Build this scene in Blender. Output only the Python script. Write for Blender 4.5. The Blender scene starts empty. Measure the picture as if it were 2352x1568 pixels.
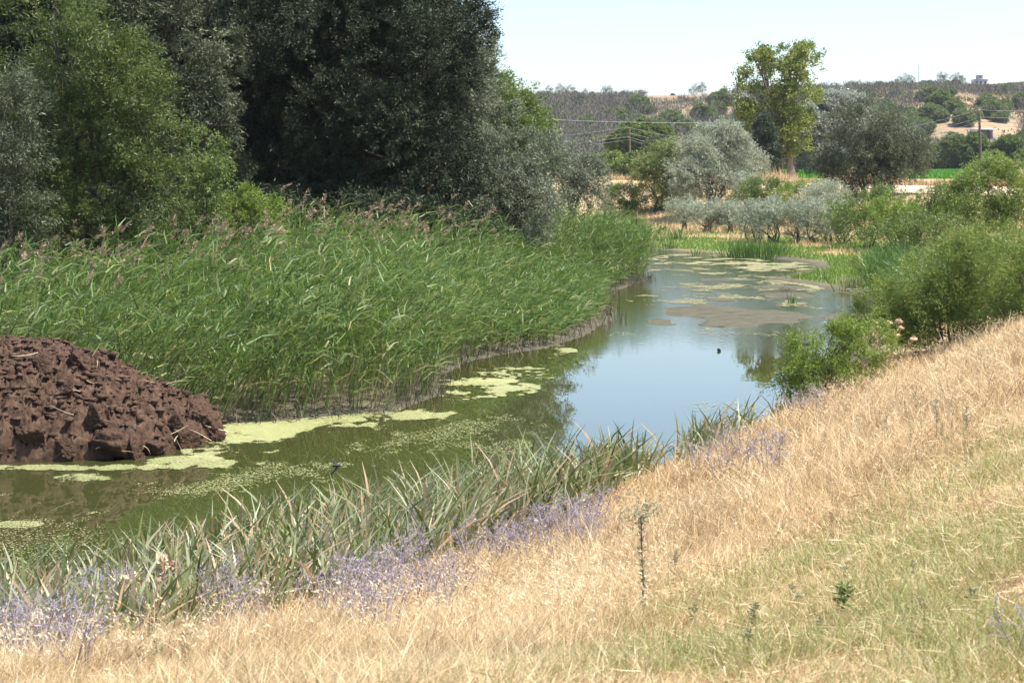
import bpy, math
import numpy as np

S = bpy.context.scene
COL = S.collection
# ------------------------------------------------------------------ camera, sky, sun, exposure
EYE = 4.2                      # eye height above the river, metres
FPX, CXP, HZ = 3630.0, 1176.0, 404.0   # survey scale of the photograph (2352 wide)
cd = bpy.data.cameras.new("camera")
cam = bpy.data.objects.new("camera", cd); COL.objects.link(cam)
cam.location = (0, 0, EYE); cam.rotation_euler = (math.radians(90), 0, 0)
cd.sensor_width = 22.3; cd.lens = 22.3 * FPX / 2352
cd.shift_y = -(784 - HZ) / 2352
cd.clip_start = 0.1; cd.clip_end = 6000
cd.dof.use_dof = True; cd.dof.focus_distance = 27.0; cd.dof.aperture_fstop = 5.0
S.camera = cam

SUN_EL, SUN_AZ = math.radians(65), math.radians(104)     # azimuth clockwise from the view direction
w = bpy.data.worlds.new("World"); S.world = w; w.use_nodes = True
wn = w.node_tree.nodes; wl = w.node_tree.links
sky = wn.new("ShaderNodeTexSky"); sky.sky_type = 'NISHITA'; sky.sun_disc = False
sky.sun_elevation = SUN_EL; sky.sun_rotation = SUN_AZ
sky.air_density = 1.0; sky.dust_density = 1.3; sky.ozone_density = 2.5
bg = wn["Background"]; bg.inputs["Strength"].default_value = 0.14
wl.new(sky.outputs[0], bg.inputs[0])
sd_ = bpy.data.lights.new("sun", 'SUN'); sd_.energy = 5.0; sd_.angle = math.radians(0.5); sd_.color = (1, .955, .87)
sun = bpy.data.objects.new("sun", sd_); COL.objects.link(sun)
sun.rotation_euler = (math.radians(90) - SUN_EL, 0, -SUN_AZ + math.pi)
from mathutils import Vector
_to = Vector((math.sin(SUN_AZ) * math.cos(SUN_EL), math.cos(SUN_AZ) * math.cos(SUN_EL), math.sin(SUN_EL)))
sun.rotation_euler = _to.to_track_quat('Z', 'Y').to_euler()
S.view_settings.view_transform = 'Standard'; S.view_settings.look = 'None'
S.view_settings.gamma = 1; S.view_settings.exposure = 1.0
S.render.engine = 'CYCLES'
S.cycles.max_bounces = 6; S.cycles.diffuse_bounces = 3; S.cycles.glossy_bounces = 3
S.cycles.transmission_bounces = 4; S.cycles.volume_bounces = 0

R = np.random.default_rng
# ------------------------------------------------------------------ noise
def _h(i, j, k, s):
    n = (i * 374761393 + j * 668265263 + k * 1274126177 + s * 362437) & 0xFFFFFFFF
    n = ((n ^ (n >> 13)) * 1103515245) & 0xFFFFFFFF
    n = ((n ^ (n >> 16)) * 2246822519) & 0xFFFFFFFF
    return ((n ^ (n >> 15)) & 0xFFFFFF) / float(0xFFFFFF)
def noise3(x, y, z, s=0):
    x, y, z = np.broadcast_arrays(np.asarray(x, float), np.asarray(y, float), np.asarray(z, float))
    i, j, k = np.floor(x).astype(np.int64), np.floor(y).astype(np.int64), np.floor(z).astype(np.int64)
    u, v, t = x - i, y - j, z - k
    u, v, t = u*u*(3-2*u), v*v*(3-2*v), t*t*(3-2*t)
    def L(a, b, q): return a + (b - a) * q
    r = L(L(L(_h(i,j,k,s), _h(i+1,j,k,s), u), L(_h(i,j+1,k,s), _h(i+1,j+1,k,s), u), v),
          L(L(_h(i,j,k+1,s), _h(i+1,j,k+1,s), u), L(_h(i,j+1,k+1,s), _h(i+1,j+1,k+1,s), u), v), t)
    return r * 2 - 1
def fbm(x, y, z=0.0, s=0, o=4):
    a, f, r = .5, 1.0, 0
    for q in range(o):
        r = r + a * noise3(np.asarray(x) * f, np.asarray(y) * f, np.asarray(z) * f + 7.3 * q, s + q); a *= .5; f *= 2.03
    return r
def sm(a, b, x):
    t = np.clip((np.asarray(x, float) - a) / (b - a), 0, 1); return t * t * (3 - 2 * t)
def unit(v): return v / np.maximum(np.linalg.norm(v, axis=-1, keepdims=True), 1e-9)

# ------------------------------------------------------------------ mesh helpers
def build(name, V, F, mat, parent=None, attrs=None, smooth=False):
    """V (n,3), F (m,3|4) -> one mesh object"""
    V = np.ascontiguousarray(V, np.float32).reshape(-1, 3); F = np.ascontiguousarray(F, np.int32)
    me = bpy.data.meshes.new(name)
    me.vertices.add(len(V)); me.vertices.foreach_set("co", V.ravel())
    k = F.shape[1]
    me.loops.add(F.size); me.loops.foreach_set("vertex_index", F.ravel())
    me.polygons.add(len(F)); me.polygons.foreach_set("loop_start", np.arange(0, F.size, k, dtype=np.int32))
    if smooth: me.polygons.foreach_set("use_smooth", np.ones(len(F), bool))
    me.update(calc_edges=True)
    for an, av in (attrs or {}).items():
        a = me.attributes.new(an, 'FLOAT', 'POINT'); a.data.foreach_set("value", np.ascontiguousarray(av, np.float32))
    me.materials.append(mat)
    o = bpy.data.objects.new(name, me); COL.objects.link(o)
    if parent is not None: o.parent = parent
    return o
def tag(o, label=None, cat=None, group=None, kind=None):
    if label: o["label"] = label
    if cat: o["category"] = cat
    if group: o["group"] = group
    if kind: o["kind"] = kind
    return o
def empty(name, loc, label, cat, group=None, rz=0, sc=1):
    o = bpy.data.objects.new(name, None); COL.objects.link(o); o.empty_display_size = .2
    o.location = loc; o.rotation_euler = (0, 0, rz); o.scale = (sc, sc, sc) if np.isscalar(sc) else sc
    return tag(o, label, cat, group)
def copy_thing(src, loc, rz=0, sc=1, label=None, group=None):
    c = src.copy(); COL.objects.link(c); c.location = loc; c.rotation_euler = (0, 0, rz)
    c.scale = (sc, sc, sc) if np.isscalar(sc) else sc
    if label: c["label"] = label
    if group: c["group"] = group
    for ch in src.children:
        d = ch.copy(); COL.objects.link(d); d.parent = c
    return c
class Geo:
    """collects vertices and quads / triangles (triangles as degenerate-free separate list)"""
    def __init__(s): s.V = []; s.F = []; s.n = 0
    def add(s, V, F):
        V = np.asarray(V, float).reshape(-1, 3); s.V.append(V); s.F.append(np.asarray(F, int) + s.n); s.n += len(V)
    def box(s, c, d, rz=0):
        x, y, z = np.array(d) / 2
        P = np.array([[-x,-y,-z],[x,-y,-z],[x,y,-z],[-x,y,-z],[-x,-y,z],[x,-y,z],[x,y,z],[-x,y,z]])
        ca, sa = math.cos(rz), math.sin(rz)
        P = P @ np.array([[ca, sa, 0], [-sa, ca, 0], [0, 0, 1]])
        s.add(P + np.array(c), [[0,3,2,1],[4,5,6,7],[0,1,5,4],[1,2,6,5],[2,3,7,6],[3,0,4,7]])
    def tube(s, P, r, k=6):
        P = np.asarray(P, float); n = len(P); r = np.broadcast_to(np.asarray(r, float), (n,))
        T = unit(np.gradient(P, axis=0)); ref = np.array([.31, .77, .12]) if abs(T[0][2]) > .8 else np.array([.1, .2, 1.])
        A = unit(np.cross(T, ref)); B = np.cross(T, A); a = np.arange(k) * 2 * math.pi / k
        V = P[:, None] + r[:, None, None] * (A[:, None] * np.cos(a)[None, :, None] + B[:, None] * np.sin(a)[None, :, None])
        V = V.reshape(-1, 3); i, j = np.meshgrid(np.arange(n - 1), np.arange(k), indexing='ij'); j2 = (j + 1) % k
        F = np.stack([i*k+j, i*k+j2, (i+1)*k+j2, (i+1)*k+j], -1).reshape(-1, 4)
        s.add(V, F)
    def slivers(s, P, A, L, W, rng):
        P = np.asarray(P, float); n = len(P); A = unit(A); Sd = unit(np.cross(A, rng.normal(size=(n, 3))))
        L = np.broadcast_to(L, (n,))[:, None]; W = np.broadcast_to(W, (n,))[:, None]
        V = np.stack([P, P + A * L * .45 + Sd * W / 2, P + A * L, P + A * L * .45 - Sd * W / 2], 1)
        s.add(V, np.arange(4 * n).reshape(n, 4))
    def build(s, name, mat, parent=None, smooth=False):
        return build(name, np.concatenate(s.V), np.concatenate(s.F), mat, parent, None, smooth)
def bez(a, b, lift, n=6, wob=0, rng=None):
    a, b = np.asarray(a, float), np.asarray(b, float); t = np.linspace(0, 1, n)[:, None]
    c = (a + b) / 2 + np.asarray(lift, float)
    P = (1-t)**2 * a + 2*t*(1-t) * c + t**2 * b
    if wob: P[1:-1] += rng.normal(size=(n - 2, 3)) * wob
    return P

# ------------------------------------------------------------------ materials
def mat_new(name):
    m = bpy.data.materials.new(name); m.use_nodes = True
    nt = m.node_tree; return m, nt, nt.nodes["Principled BSDF"]
def ramp(nt, fac, cols, pos=None):
    r = nt.nodes.new("ShaderNodeValToRGB"); e = r.color_ramp.elements
    n = len(cols); pos = pos or [i / (n - 1) for i in range(n)]
    while len(e) < n: e.new(.5)
    for i in range(n): e[i].position = pos[i]; e[i].color = (*cols[i], 1)
    nt.links.new(fac, r.inputs[0]); return r.outputs[0]
def tex_noise(nt, scale, detail=4, rough=.6, coord='Object', stretch=None):
    tc = nt.nodes.new("ShaderNodeTexCoord"); n = nt.nodes.new("ShaderNodeTexNoise")
    n.inputs["Scale"].default_value = scale; n.inputs["Detail"].default_value = detail; n.inputs["Roughness"].default_value = rough
    src = tc.outputs[coord]
    if stretch:
        mp = nt.nodes.new("ShaderNodeMapping"); mp.inputs["Scale"].default_value = stretch; nt.links.new(src, mp.inputs[0]); src = mp.outputs[0]
    nt.links.new(src, n.inputs["Vector"]); return n.outputs["Fac"]
def leaf_mat(name, cols, rough=.42, trans=.25, spec=.5, tcol=None, pos=None):
    m, nt, p = mat_new(name)
    a = nt.nodes.new("ShaderNodeAttribute"); a.attribute_name = "tint"
    c = ramp(nt, a.outputs["Fac"], cols, pos)
    nt.links.new(c, p.inputs["Base Color"]); p.inputs["Roughness"].default_value = rough
    p.inputs["Specular IOR Level"].default_value = spec
    if trans:
        t = nt.nodes.new("ShaderNodeBsdfTranslucent"); mx = nt.nodes.new("ShaderNodeMixShader"); mx.inputs[0].default_value = trans
        hs = nt.nodes.new("ShaderNodeHueSaturation"); hs.inputs["Saturation"].default_value = 1.15; hs.inputs["Value"].default_value = 1.5; hs.inputs["Hue"].default_value = .485
        nt.links.new(c, hs.inputs["Color"]); nt.links.new(hs.outputs[0], t.inputs[0])
        nt.links.new(p.outputs[0], mx.inputs[1]); nt.links.new(t.outputs[0], mx.inputs[2])
        nt.links.new(mx.outputs[0], nt.nodes["Material Output"].inputs[0])
    return m
def plain_mat(name, c0, c1, scale=6, rough=.8, bump=0.0, spec=.3):
    m, nt, p = mat_new(name)
    f = tex_noise(nt, scale, 6)
    nt.links.new(ramp(nt, f, [c0, c1], [.3, .7]), p.inputs["Base Color"]); p.inputs["Roughness"].default_value = rough
    p.inputs["Specular IOR Level"].default_value = spec
    if bump:
        b = nt.nodes.new("ShaderNodeBump"); b.inputs["Strength"].default_value = bump; b.inputs["Distance"].default_value = .05
        nt.links.new(f, b.inputs["Height"]); nt.links.new(b.outputs[0], p.inputs["Normal"])
    return m
M = {}
M['willow_shaded'] = leaf_mat('willow_leaf_shaded', [(.011,.017,.007), (.032,.042,.019), (.095,.115,.065)], .55, .12, .2)  # leaf colour darkened to stand in for the deep shade of the grove
M['willow_grey'] = leaf_mat('willow_leaf_grey', [(.042,.054,.026), (.105,.122,.065), (.225,.245,.165)], .52, .2, .25)
M['willow_green'] = leaf_mat('willow_leaf_green', [(.038,.062,.014), (.09,.122,.03), (.20,.23,.09)], .5, .28, .3)
M['silver'] = leaf_mat('willow_leaf_silver', [(.19,.215,.145), (.32,.345,.25), (.47,.485,.39)], .55, .25, .35)
M['lime'] = leaf_mat('leaf_lime', [(.11,.17,.03), (.17,.24,.05), (.25,.31,.10)], .5, .35, .35)
M['willow_pale'] = leaf_mat('willow_leaf_pale', [(.11,.15,.05), (.18,.215,.075), (.25,.28,.13)], .5, .3, .35)
M['willow_lit'] = leaf_mat('willow_leaf_lit', [(.07,.088,.048), (.15,.17,.105), (.27,.29,.215)], .52, .2, .3)  # lighter leaf colour carries the sunlight on the grove's right-hand willows
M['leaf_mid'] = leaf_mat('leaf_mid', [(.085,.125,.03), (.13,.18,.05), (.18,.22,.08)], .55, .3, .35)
M['poplar'] = leaf_mat('poplar_leaf', [(.11,.155,.035), (.17,.215,.05), (.25,.27,.07), (.32,.29,.09)], .5, .35, .35, pos=[0, .5, .85, 1])
M['white_poplar'] = leaf_mat('white_poplar_leaf', [(.18,.20,.16), (.32,.34,.29), (.50,.52,.47)], .55, .2, .35)
M['conifer'] = leaf_mat('conifer_needles', [(.02,.04,.015), (.035,.06,.02), (.06,.085,.03)], .55, .05)
M['olive_bush'] = leaf_mat('feathery_bush_leaf', [(.10,.15,.033), (.165,.22,.055), (.245,.285,.09), (.32,.31,.13)], .55, .35, .35, pos=[0, .5, .85, 1])
M['hill_green'] = leaf_mat('hill_leaf', [(.11,.145,.05), (.17,.205,.075), (.21,.235,.10)], .7, .2, .2)
M['hill_grey'] = leaf_mat('hill_twig', [(.13,.11,.10), (.19,.165,.15), (.22,.20,.15)], .8, 0)
M['reed'] = leaf_mat('reed_leaf', [(.05,.095,.02), (.10,.165,.04), (.19,.25,.085), (.38,.33,.17)], .5, .32, .35, pos=[0, .45, .9, 1])
M['plume'] = leaf_mat('reed_plume', [(.20,.135,.08), (.32,.235,.15), (.44,.35,.25)], .8, .3)
M['iris'] = leaf_mat('iris_leaf', [(.07,.10,.025), (.16,.19,.065), (.37,.38,.24), (.44,.31,.19)], .42, .25, pos=[0, .45, .86, 1])
M['dry'] = leaf_mat('dry_grass_blade', [(.20,.13,.065), (.53,.405,.22), (.73,.61,.40)], .6, .3)
M['green_grass'] = leaf_mat('green_grass_blade', [(.18,.21,.06), (.29,.30,.11), (.46,.43,.21)], .55, .3)
M['oat'] = leaf_mat('oat_spikelet', [(.58,.45,.25), (.72,.60,.38), (.80,.70,.50)], .5, .4)
M['meadow'] = leaf_mat('meadow_blade', [(.10,.165,.03), (.15,.225,.045), (.22,.275,.075)], .55, .3)
M['crop'] = leaf_mat('crop_leaf', [(.05,.20,.02), (.08,.26,.03), (.12,.30,.05)], .5, .3)
M['sedge'] = leaf_mat('sedge_leaf', [(.045,.095,.018), (.08,.15,.03), (.13,.205,.05)], .4, .25)
M['duck'] = leaf_mat('duckweed_leaf', [(.22,.235,.085), (.32,.33,.14), (.44,.44,.23)], .6, 0, spec=.25)
M['algae'] = leaf_mat('algae_mat', [(.22,.205,.09), (.29,.27,.125), (.36,.335,.17)], .6, 0, spec=.3)
M['eryngium'] = leaf_mat('eryngium_flower', [(.20,.175,.225), (.31,.275,.35), (.41,.38,.45)], .6, .2)
M['bark'] = plain_mat('bark', (.05,.038,.028), (.13,.10,.075), 9, .9, .5)
M['pale_bark'] = plain_mat('pale_bark', (.12,.09,.07), (.25,.20,.16), 9, .9, .5)
M['mud'] = plain_mat('dug_mud', (.030,.017,.011), (.118,.070,.046), 6, .9, .9, .2)
M['stone'] = plain_mat('stone', (.42,.34,.27), (.62,.54,.46), 12, .9, .4)
M['wood'] = plain_mat('weathered_wood', (.10,.075,.06), (.17,.13,.105), 5, .9, .3)
M['drift'] = plain_mat('driftwood', (.30,.26,.22), (.50,.45,.39), 8, .9, .3)
M['wire'] = plain_mat('wire_metal', (.36,.35,.36), (.42,.41,.42), 3, .5)
M['concrete'] = plain_mat('concrete', (.34,.32,.32), (.45,.43,.42), 4, .9)
M['white_paint'] = plain_mat('white_wall', (.62,.62,.64), (.76,.76,.78), 3, .8)
M['dark'] = plain_mat('dark_opening', (.02,.02,.02), (.035,.035,.035), 3, .8)
M['net'] = plain_mat('blue_green_sheet', (.16,.28,.28), (.24,.38,.38), 3, .7)
M['thistle'] = leaf_mat('thistle_leaf', [(.16,.17,.09), (.25,.25,.14), (.36,.33,.2)], .6, .2)
M['deadstalk'] = plain_mat('dead_stalk', (.42,.26,.14), (.60,.42,.26), 20, .8)
M['bird'] = plain_mat('swallow_feathers', (.010,.012,.022), (.02,.022,.04), 30, .5)
M['drystalk'] = plain_mat('dry_flower_head', (.45,.30,.19), (.66,.49,.35), 30, .8)
M['road'] = plain_mat('road_dust', (.40,.30,.20), (.52,.41,.29), 1.3, .95)

# ------------------------------------------------------------------ terrain
def px2w(px, py, z=0.0):
    D = FPX * (EYE - z) / (py - HZ); return ((px - CXP) / FPX * D, D)
near_shore = [(-14, 6.5), (-8, 12.6), (-5.05, 15.6), (-4.05, 16.8), (-2.43, 18.5), (-.95, 19.6), (.14, 21.3), (2.39, 23.2), (4.7, 27.4),
              (5.6, 30.7), (7.3, 35.7), (10.0, 45.4), (11.4, 48.6), (12.3, 53), (11.6, 60.5), (10.2, 64), (13.2, 70), (14.5, 76)]
far_end = [(13, 82), (11.5, 85), (9.5, 88), (7.5, 92), (5.5, 90)]
left_shore = [(5.3, 78), (5.6, 68), (5.3, 63), (3.5, 57.5), (2.95, 53), (2.9, 45.8), (2.2, 43.5), (1.0, 38.8), (-.9, 36), (-1.6, 33.6), (-1.5, 30), (-2.2, 28.3),
              (-4, 27.1), (-5.2, 26.7), (-5.6, 24.4), (-7.3, 23.6), (-12, 23.4), (-30, 22)]
POLY = np.array([(-34, -10)] + near_shore + far_end + left_shore + [(-40, 0)], float)
def sdist(X, Y):
    """signed distance to the river outline, positive on land"""
    X = np.asarray(X, float); Y = np.asarray(Y, float); sh = X.shape; X = X.ravel(); Y = Y.ravel()
    d = np.full(X.shape, 1e9); ins = np.zeros(X.shape, bool); n = len(POLY)
    for i in range(n):
        a, b = POLY[i], POLY[(i + 1) % n]; e = b - a
        t = np.clip(((X - a[0]) * e[0] + (Y - a[1]) * e[1]) / (e @ e), 0, 1)
        d = np.minimum(d, np.hypot(X - a[0] - t * e[0], Y - a[1] - t * e[1]))
        c = (a[1] > Y) != (b[1] > Y)
        if a[1] != b[1]: ins ^= c & (X < (b[0] - a[0]) * (Y - a[1]) / (b[1] - a[1]) + a[0])
    return np.where(ins, -d, d).reshape(sh)
NB_T = np.array([-.60, -.324, -.1615, 0, .101, .1885, .2635, .324, .5])
NB = [([3, 5, 7, 9, 11], [2.5, 1.8, 1.1, .4, .1]),
      ([3, 5, 8, 11, 13.5, 15.6], [2.6, 2.42, 1.58, .74, .24, .05]),
      ([3, 5, 7.5, 10, 13, 15.5, 18], [2.62, 2.5, 1.82, 1.12, .45, .15, .05]),
      ([3, 5, 7.5, 10, 14, 17, 20.5], [2.62, 2.52, 1.9, 1.3, .55, .18, .05]),
      ([3, 5, 8, 12, 17, 21, 23], [2.62, 2.53, 1.88, 1.22, .56, .2, .05]),
      ([3, 5, 7, 11, 16, 22, 27, 31], [2.62, 2.53, 2.16, 1.66, 1.2, .66, .28, .05]),
      ([3, 5, 7, 11, 16, 22, 27, 32, 38, 60], [2.62, 2.53, 2.28, 1.98, 1.7, 1.25, .76, .42, .33, .3]),
      ([3, 5, 7, 11, 16, 22, 30, 36, 42, 60], [2.62, 2.53, 2.35, 2.2, 2.03, 1.8, 1.42, .85, .48, .4]),
      ([3, 5, 11, 22, 34, 42, 50, 60], [2.62, 2.58, 2.45, 2.3, 2.05, 1.3, .8, .5])]
def near_bank(X, Y):
    t = np.clip(X / np.maximum(Y, 1.0), -.6, .5)
    C = np.stack([np.interp(Y, d, z) for d, z in NB])
    i = np.clip(np.searchsorted(NB_T, t) - 1, 0, len(NB_T) - 2)
    f = (t - NB_T[i]) / (NB_T[i + 1] - NB_T[i])
    a = np.take_along_axis(C, i[None], 0)[0]; b = np.take_along_axis(C, (i + 1)[None], 0)[0]
    return a + (b - a) * f
CREST_T = [-.4, .02, .08, .14, .19, .24, .27, .30, .324, .5]
CREST_Y = [250, 243, 243, 238, 226, 216, 213, 220, 213, 215]
ISL = [(6.6, 48.0, 1.75, 3.0, .13), (4.2, 45.6, .6, 1.0, .08), (9.6, 55.5, .9, 1.5, .10), (10.5, 59.3, 1.3, 1.4, .10), (7.0, 53.6, .5, .8, .06), (8.6, 64, 1.0, 1.0, .06),
       (10.3, 47, .9, 1.6, .10)]
def plain_z(Y): return 3.3 + .0085 * (np.clip(Y, 60, 340) - 115)
def ground(X, Y, parts=False):
    X = np.asarray(X, float); Y = np.asarray(Y, float)
    X, Y = np.broadcast_arrays(X, Y); sh = X.shape; X = X.ravel().astype(float); Y = Y.ravel().astype(float)
    wob = .35 * fbm(X * .5, Y * .35, 0, 11, 3)
    sd = sdist(X, Y) + wob * sm(24, 34, Y)
    xc = np.interp(Y, [19, 19.5, 20, 25, 35, 45, 55, 70, 90, 120], [-60, -12, -5, 0, 3.5, 6.5, 9, 10, 9, 9])
    rough = .035 * fbm(X * 1.1, Y * 1.1, 0, 3) + .01 * noise3(X * 6, Y * 6, 0, 9)
    nb = near_bank(X, Y) + rough * 1.2
    lb = .12 + 1.0 * sm(2, 26, sd) + rough
    fl = .07 + .32 * sm(1, 22, sd) + rough * sm(0, 3, sd) * 1.5
    flw = sm(44, 60, Y) * (X > xc - 3) + sm(80, 95, Y) * (X <= xc - 3)
    z = np.where(X > xc, nb, lb); z = z + (fl - z) * np.clip(flw, 0, 1)
    z = np.maximum(z, .02)
    z = np.where(sd > 0, z * (.25 + .75 * sm(0, .8, sd)), 0)
    bed = -.5 * sm(0, 1.6, -sd)
    for (ix, iy, rx, ry, hh) in ISL:
        q = np.hypot((X - ix) / rx, (Y - iy) / ry) + .9 * fbm(X * .8, Y * .5, 0, 31, 4)
        bed = np.maximum(bed, hh * (.55 - q) if False else np.where(q < 1.15, hh * (1 - q) * .6, -9))
    z = np.where(sd > 0, z, bed)
    s = .902 * X + .432 * Y
    e = sm(62, 77, s + 1.6 * fbm(X * .12, Y * .12, 0, 5, 3)) * sm(55, 75, Y)
    pz = plain_z(Y) + .12 * fbm(X * .1, Y * .1, 0, 6, 3) * (np.abs(s - 80.3) > 2.6)
    pz = pz - .5 * (1 - sm(77.0, 83.5, s)) * sm(74, 77, s) - .5 * (s <= 77) * (s > 74) * 0
    z = z + (pz - .5 * (1 - sm(74, 77, s)) - z) * e
    cr = np.interp(X / np.maximum(Y, 1), CREST_T, CREST_Y)
    cz = EYE + (445 - cr) / 4000 * 640
    hl = sm(315, 650, Y + 26 * fbm(X * .012, Y * .012, 0, 21, 3))
    hl = hl * .75 + .25 * np.clip((Y - 315) / 325, 0, 1)
    z = z + (cz - 5) * hl + (2.2 * fbm(X * .03, Y * .03, 0, 22, 4)) * sm(330, 420, Y) * (1 - sm(580, 640, Y))
    if parts: return z.reshape(sh), sd.reshape(sh), s.reshape(sh), xc.reshape(sh)
    return z.reshape(sh)
def gz(x, y): return float(ground(np.array([x]), np.array([y]))[0])
_DD = np.concatenate([np.linspace(4, 60, 600), np.linspace(60.2, 140, 500), np.linspace(140.5, 700, 900)])
def G(px, py, dmin=4, water=False):
    """the ground point seen at this spot of the photograph"""
    X = (px - CXP) / FPX * _DD; z = np.maximum(ground(X, _DD), 0 if water else -9)
    y = HZ + FPX * (EYE - z) / _DD
    k = np.where((y <= py) & (_DD >= dmin))[0]; k = k[0] if len(k) else len(_DD) - 1
    return np.array([X[k], _DD[k], z[k]])

def lawnf(X, Y):      # short grazed turf
    return (1 - sm(7.5, 12.5, Y - X * 1.15 + 1.6 * fbm(X * .4, Y * .4, 0, 42, 3))) * sm(-.3, 1.0, X + .8 * fbm(X * .6, Y * .6, 0, 43, 2))
def lawng(X, Y):      # where it is still green
    u_ = Y - X * .95 + 1.8 * fbm(X * .7, Y * .7, 0, 40, 3); f = (1 - .8 * sm(3.2, 6, X)) * (1 - sm(5.2, 10.5, u_)) * sm(-.8, 1.2, X + .6 * fbm(X, Y, 0, 39, 2))
    return np.clip(f * (.46 + 1.5 * fbm(X * 1.7, Y * 1.7, 0, 41, 4)) + .10 * (fbm(X * .8, Y * .8, 0, 44, 3) > .25), 0, .8)
rows = np.concatenate([np.linspace(-10, 4, 20)[:-1], np.geomspace(4 + 12, 920 + 12, 520) - 12])
cols = np.linspace(-.62, .62, 430)
GY = np.repeat(rows[:, None], len(cols), 1); GX = cols[None] * (GY + 12)
GZ, GSD, GS, GXC = ground(GX, GY, True)
# material weights per vertex: what grows or lies there
nz = fbm(GX * .35, GY * .35, 0, 41, 4)
tt = GX / np.maximum(GY, 1)
lawn = lawng(GX, GY) * (GY < 24)
mead = sm(-.1, .25, nz * .9 + .12 + .3 * sm(10, 4, GSD)) * sm(52, 62, GY) * (1 - sm(58, 66, GS)) * (GSD > .6) * (GXC - 4 < GX)
green = np.clip(lawn * .9 + mead, 0, 1)
mudw = np.where((GY > 23) & ((GX < GXC) | (GY > 31)), 1 - sm(.0, 2.6, GSD + 1.1 * nz * sm(35, 60, GY)), 1 - sm(-.2, .7, GSD))
mudw = np.maximum(mudw, (GX < GXC) * (GY < 90) * .9)
hillw = sm(310, 340, GY)
m, nt, p = mat_new('earth')
def attr(nt, n): a = nt.nodes.new("ShaderNodeAttribute"); a.attribute_name = n; return a.outputs["Fac"]
def mixc(nt, f, a, b):
    x = nt.nodes.new("ShaderNodeMix"); x.data_type = 'RGBA'; nt.links.new(f, x.inputs[0]); nt.links.new(a, x.inputs[6]); nt.links.new(b, x.inputs[7]); return x.outputs[2]
fine = tex_noise(nt, 9, 6, .7); big = tex_noise(nt, .6, 5, .6)
dryc = ramp(nt, fine, [(.20,.13,.07), (.40,.28,.15), (.56,.43,.25)], [.3, .5, .7])
grnc = ramp(nt, fine, [(.10,.15,.03), (.18,.24,.055), (.30,.30,.10)], [.3, .5, .72])
mudc = ramp(nt, tex_noise(nt, 2.5, 7, .72), [(.055,.05,.033), (.088,.08,.053), (.125,.112,.077)], [.3, .5, .7])
hilc = ramp(nt, tex_noise(nt, .035, 7, .65), [(.15,.125,.07), (.25,.18,.105), (.34,.225,.135)], [.36, .5, .64])
c = mixc(nt, attr(nt, 'green'), dryc, grnc); c = mixc(nt, attr(nt, 'mud'), c, mudc); c = mixc(nt, attr(nt, 'hill'), c, hilc)
nt.links.new(c, p.inputs["Base Color"]); p.inputs["Roughness"].default_value = .9; p.inputs["Specular IOR Level"].default_value = .2
b = nt.nodes.new("ShaderNodeBump"); b.inputs["Strength"].default_value = .6; b.inputs["Distance"].default_value = .04
nt.links.new(fine, b.inputs["Height"]); nt.links.new(b.outputs[0], p.inputs["Normal"])
M['earth'] = m
nr, nc = GX.shape
idx = np.arange(nr * nc).reshape(nr, nc)
FQ = np.stack([idx[:-1, :-1], idx[:-1, 1:], idx[1:, 1:], idx[1:, :-1]], -1).reshape(-1, 4)
def fc(A): return ((A[:-1, :-1] + A[1:, 1:]) / 2).ravel()
fY, fX, fS, fSD, fXC, fZ = fc(GY), fc(GX), fc(GS), fc(GSD), fc(GXC), fc(GZ)
cls = np.zeros(len(FQ), int)                       # 0 ground
isl = (fSD < 0) & (fZ > -.12) & (fY > 40)
cls[(fc(mudw) > .6) & (fY > 40) & (fSD > 0) & (fX > fXC - 6)] = 1; cls[isl] = 1     # mudflat
cls[(cls == 0) & (fc(mead) > .5)] = 2                                              # meadow
cls[fY > 318] = 3                                                                  # hill
VV = np.stack([GX, GY, GZ], -1).reshape(-1, 3)
for k, nm in enumerate(['ground', 'mudflat', 'meadow', 'hills']):
    f = FQ[cls == k]; u, inv = np.unique(f, return_inverse=True)
    o = build(nm, VV[u], inv.reshape(-1, 4), M['earth'], None,
              {'green': green.ravel()[u], 'mud': mudw.ravel()[u], 'hill': hillw.ravel()[u]}, True)
    tag(o, kind='structure')

# river water
m, nt, p = mat_new('river_water')
p.inputs["Base Color"].default_value = (.042, .045, .014, 1); p.inputs["Roughness"].default_value = .012; p.inputs["IOR"].default_value = 1.9
b = nt.nodes.new("ShaderNodeBump"); b.inputs["Strength"].default_value = .12; b.inputs["Distance"].default_value = .012
n1 = tex_noise(nt, 1.0, 3, .55, 'Object', (2.2, 1.2, 1)); n2 = tex_noise(nt, .09, 2, .5)
g = nt.nodes.new("ShaderNodeMath"); g.operation = 'MULTIPLY'
nt.links.new(n1, g.inputs[0]); nt.links.new(ramp(nt, n2, [(.15,)*3, (1,)*3], [.42, .6]), g.inputs[1])
tcw = nt.nodes.new("ShaderNodeTexCoord"); sx = nt.nodes.new("ShaderNodeSeparateXYZ"); nt.links.new(tcw.outputs["Object"], sx.inputs[0])
mr = nt.nodes.new("ShaderNodeMapRange"); mr.inputs[1].default_value = 36; mr.inputs[2].default_value = 52; mr.inputs[3].default_value = 0; mr.inputs[4].default_value = 1; nt.links.new(sx.outputs[1], mr.inputs[0])
n3 = tex_noise(nt, 5.5, 3, .6, 'Object', (.7, 1.0, 1)); g3 = nt.nodes.new("ShaderNodeMath"); g3.operation = 'MULTIPLY'; nt.links.new(n3, g3.inputs[0]); nt.links.new(mr.outputs[0], g3.inputs[1])
g4 = nt.nodes.new("ShaderNodeMath"); g4.operation = 'MULTIPLY_ADD'; nt.links.new(g3.outputs[0], g4.inputs[0]); g4.inputs[1].default_value = 9.0; nt.links.new(g.outputs[0], g4.inputs[2])
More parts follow.
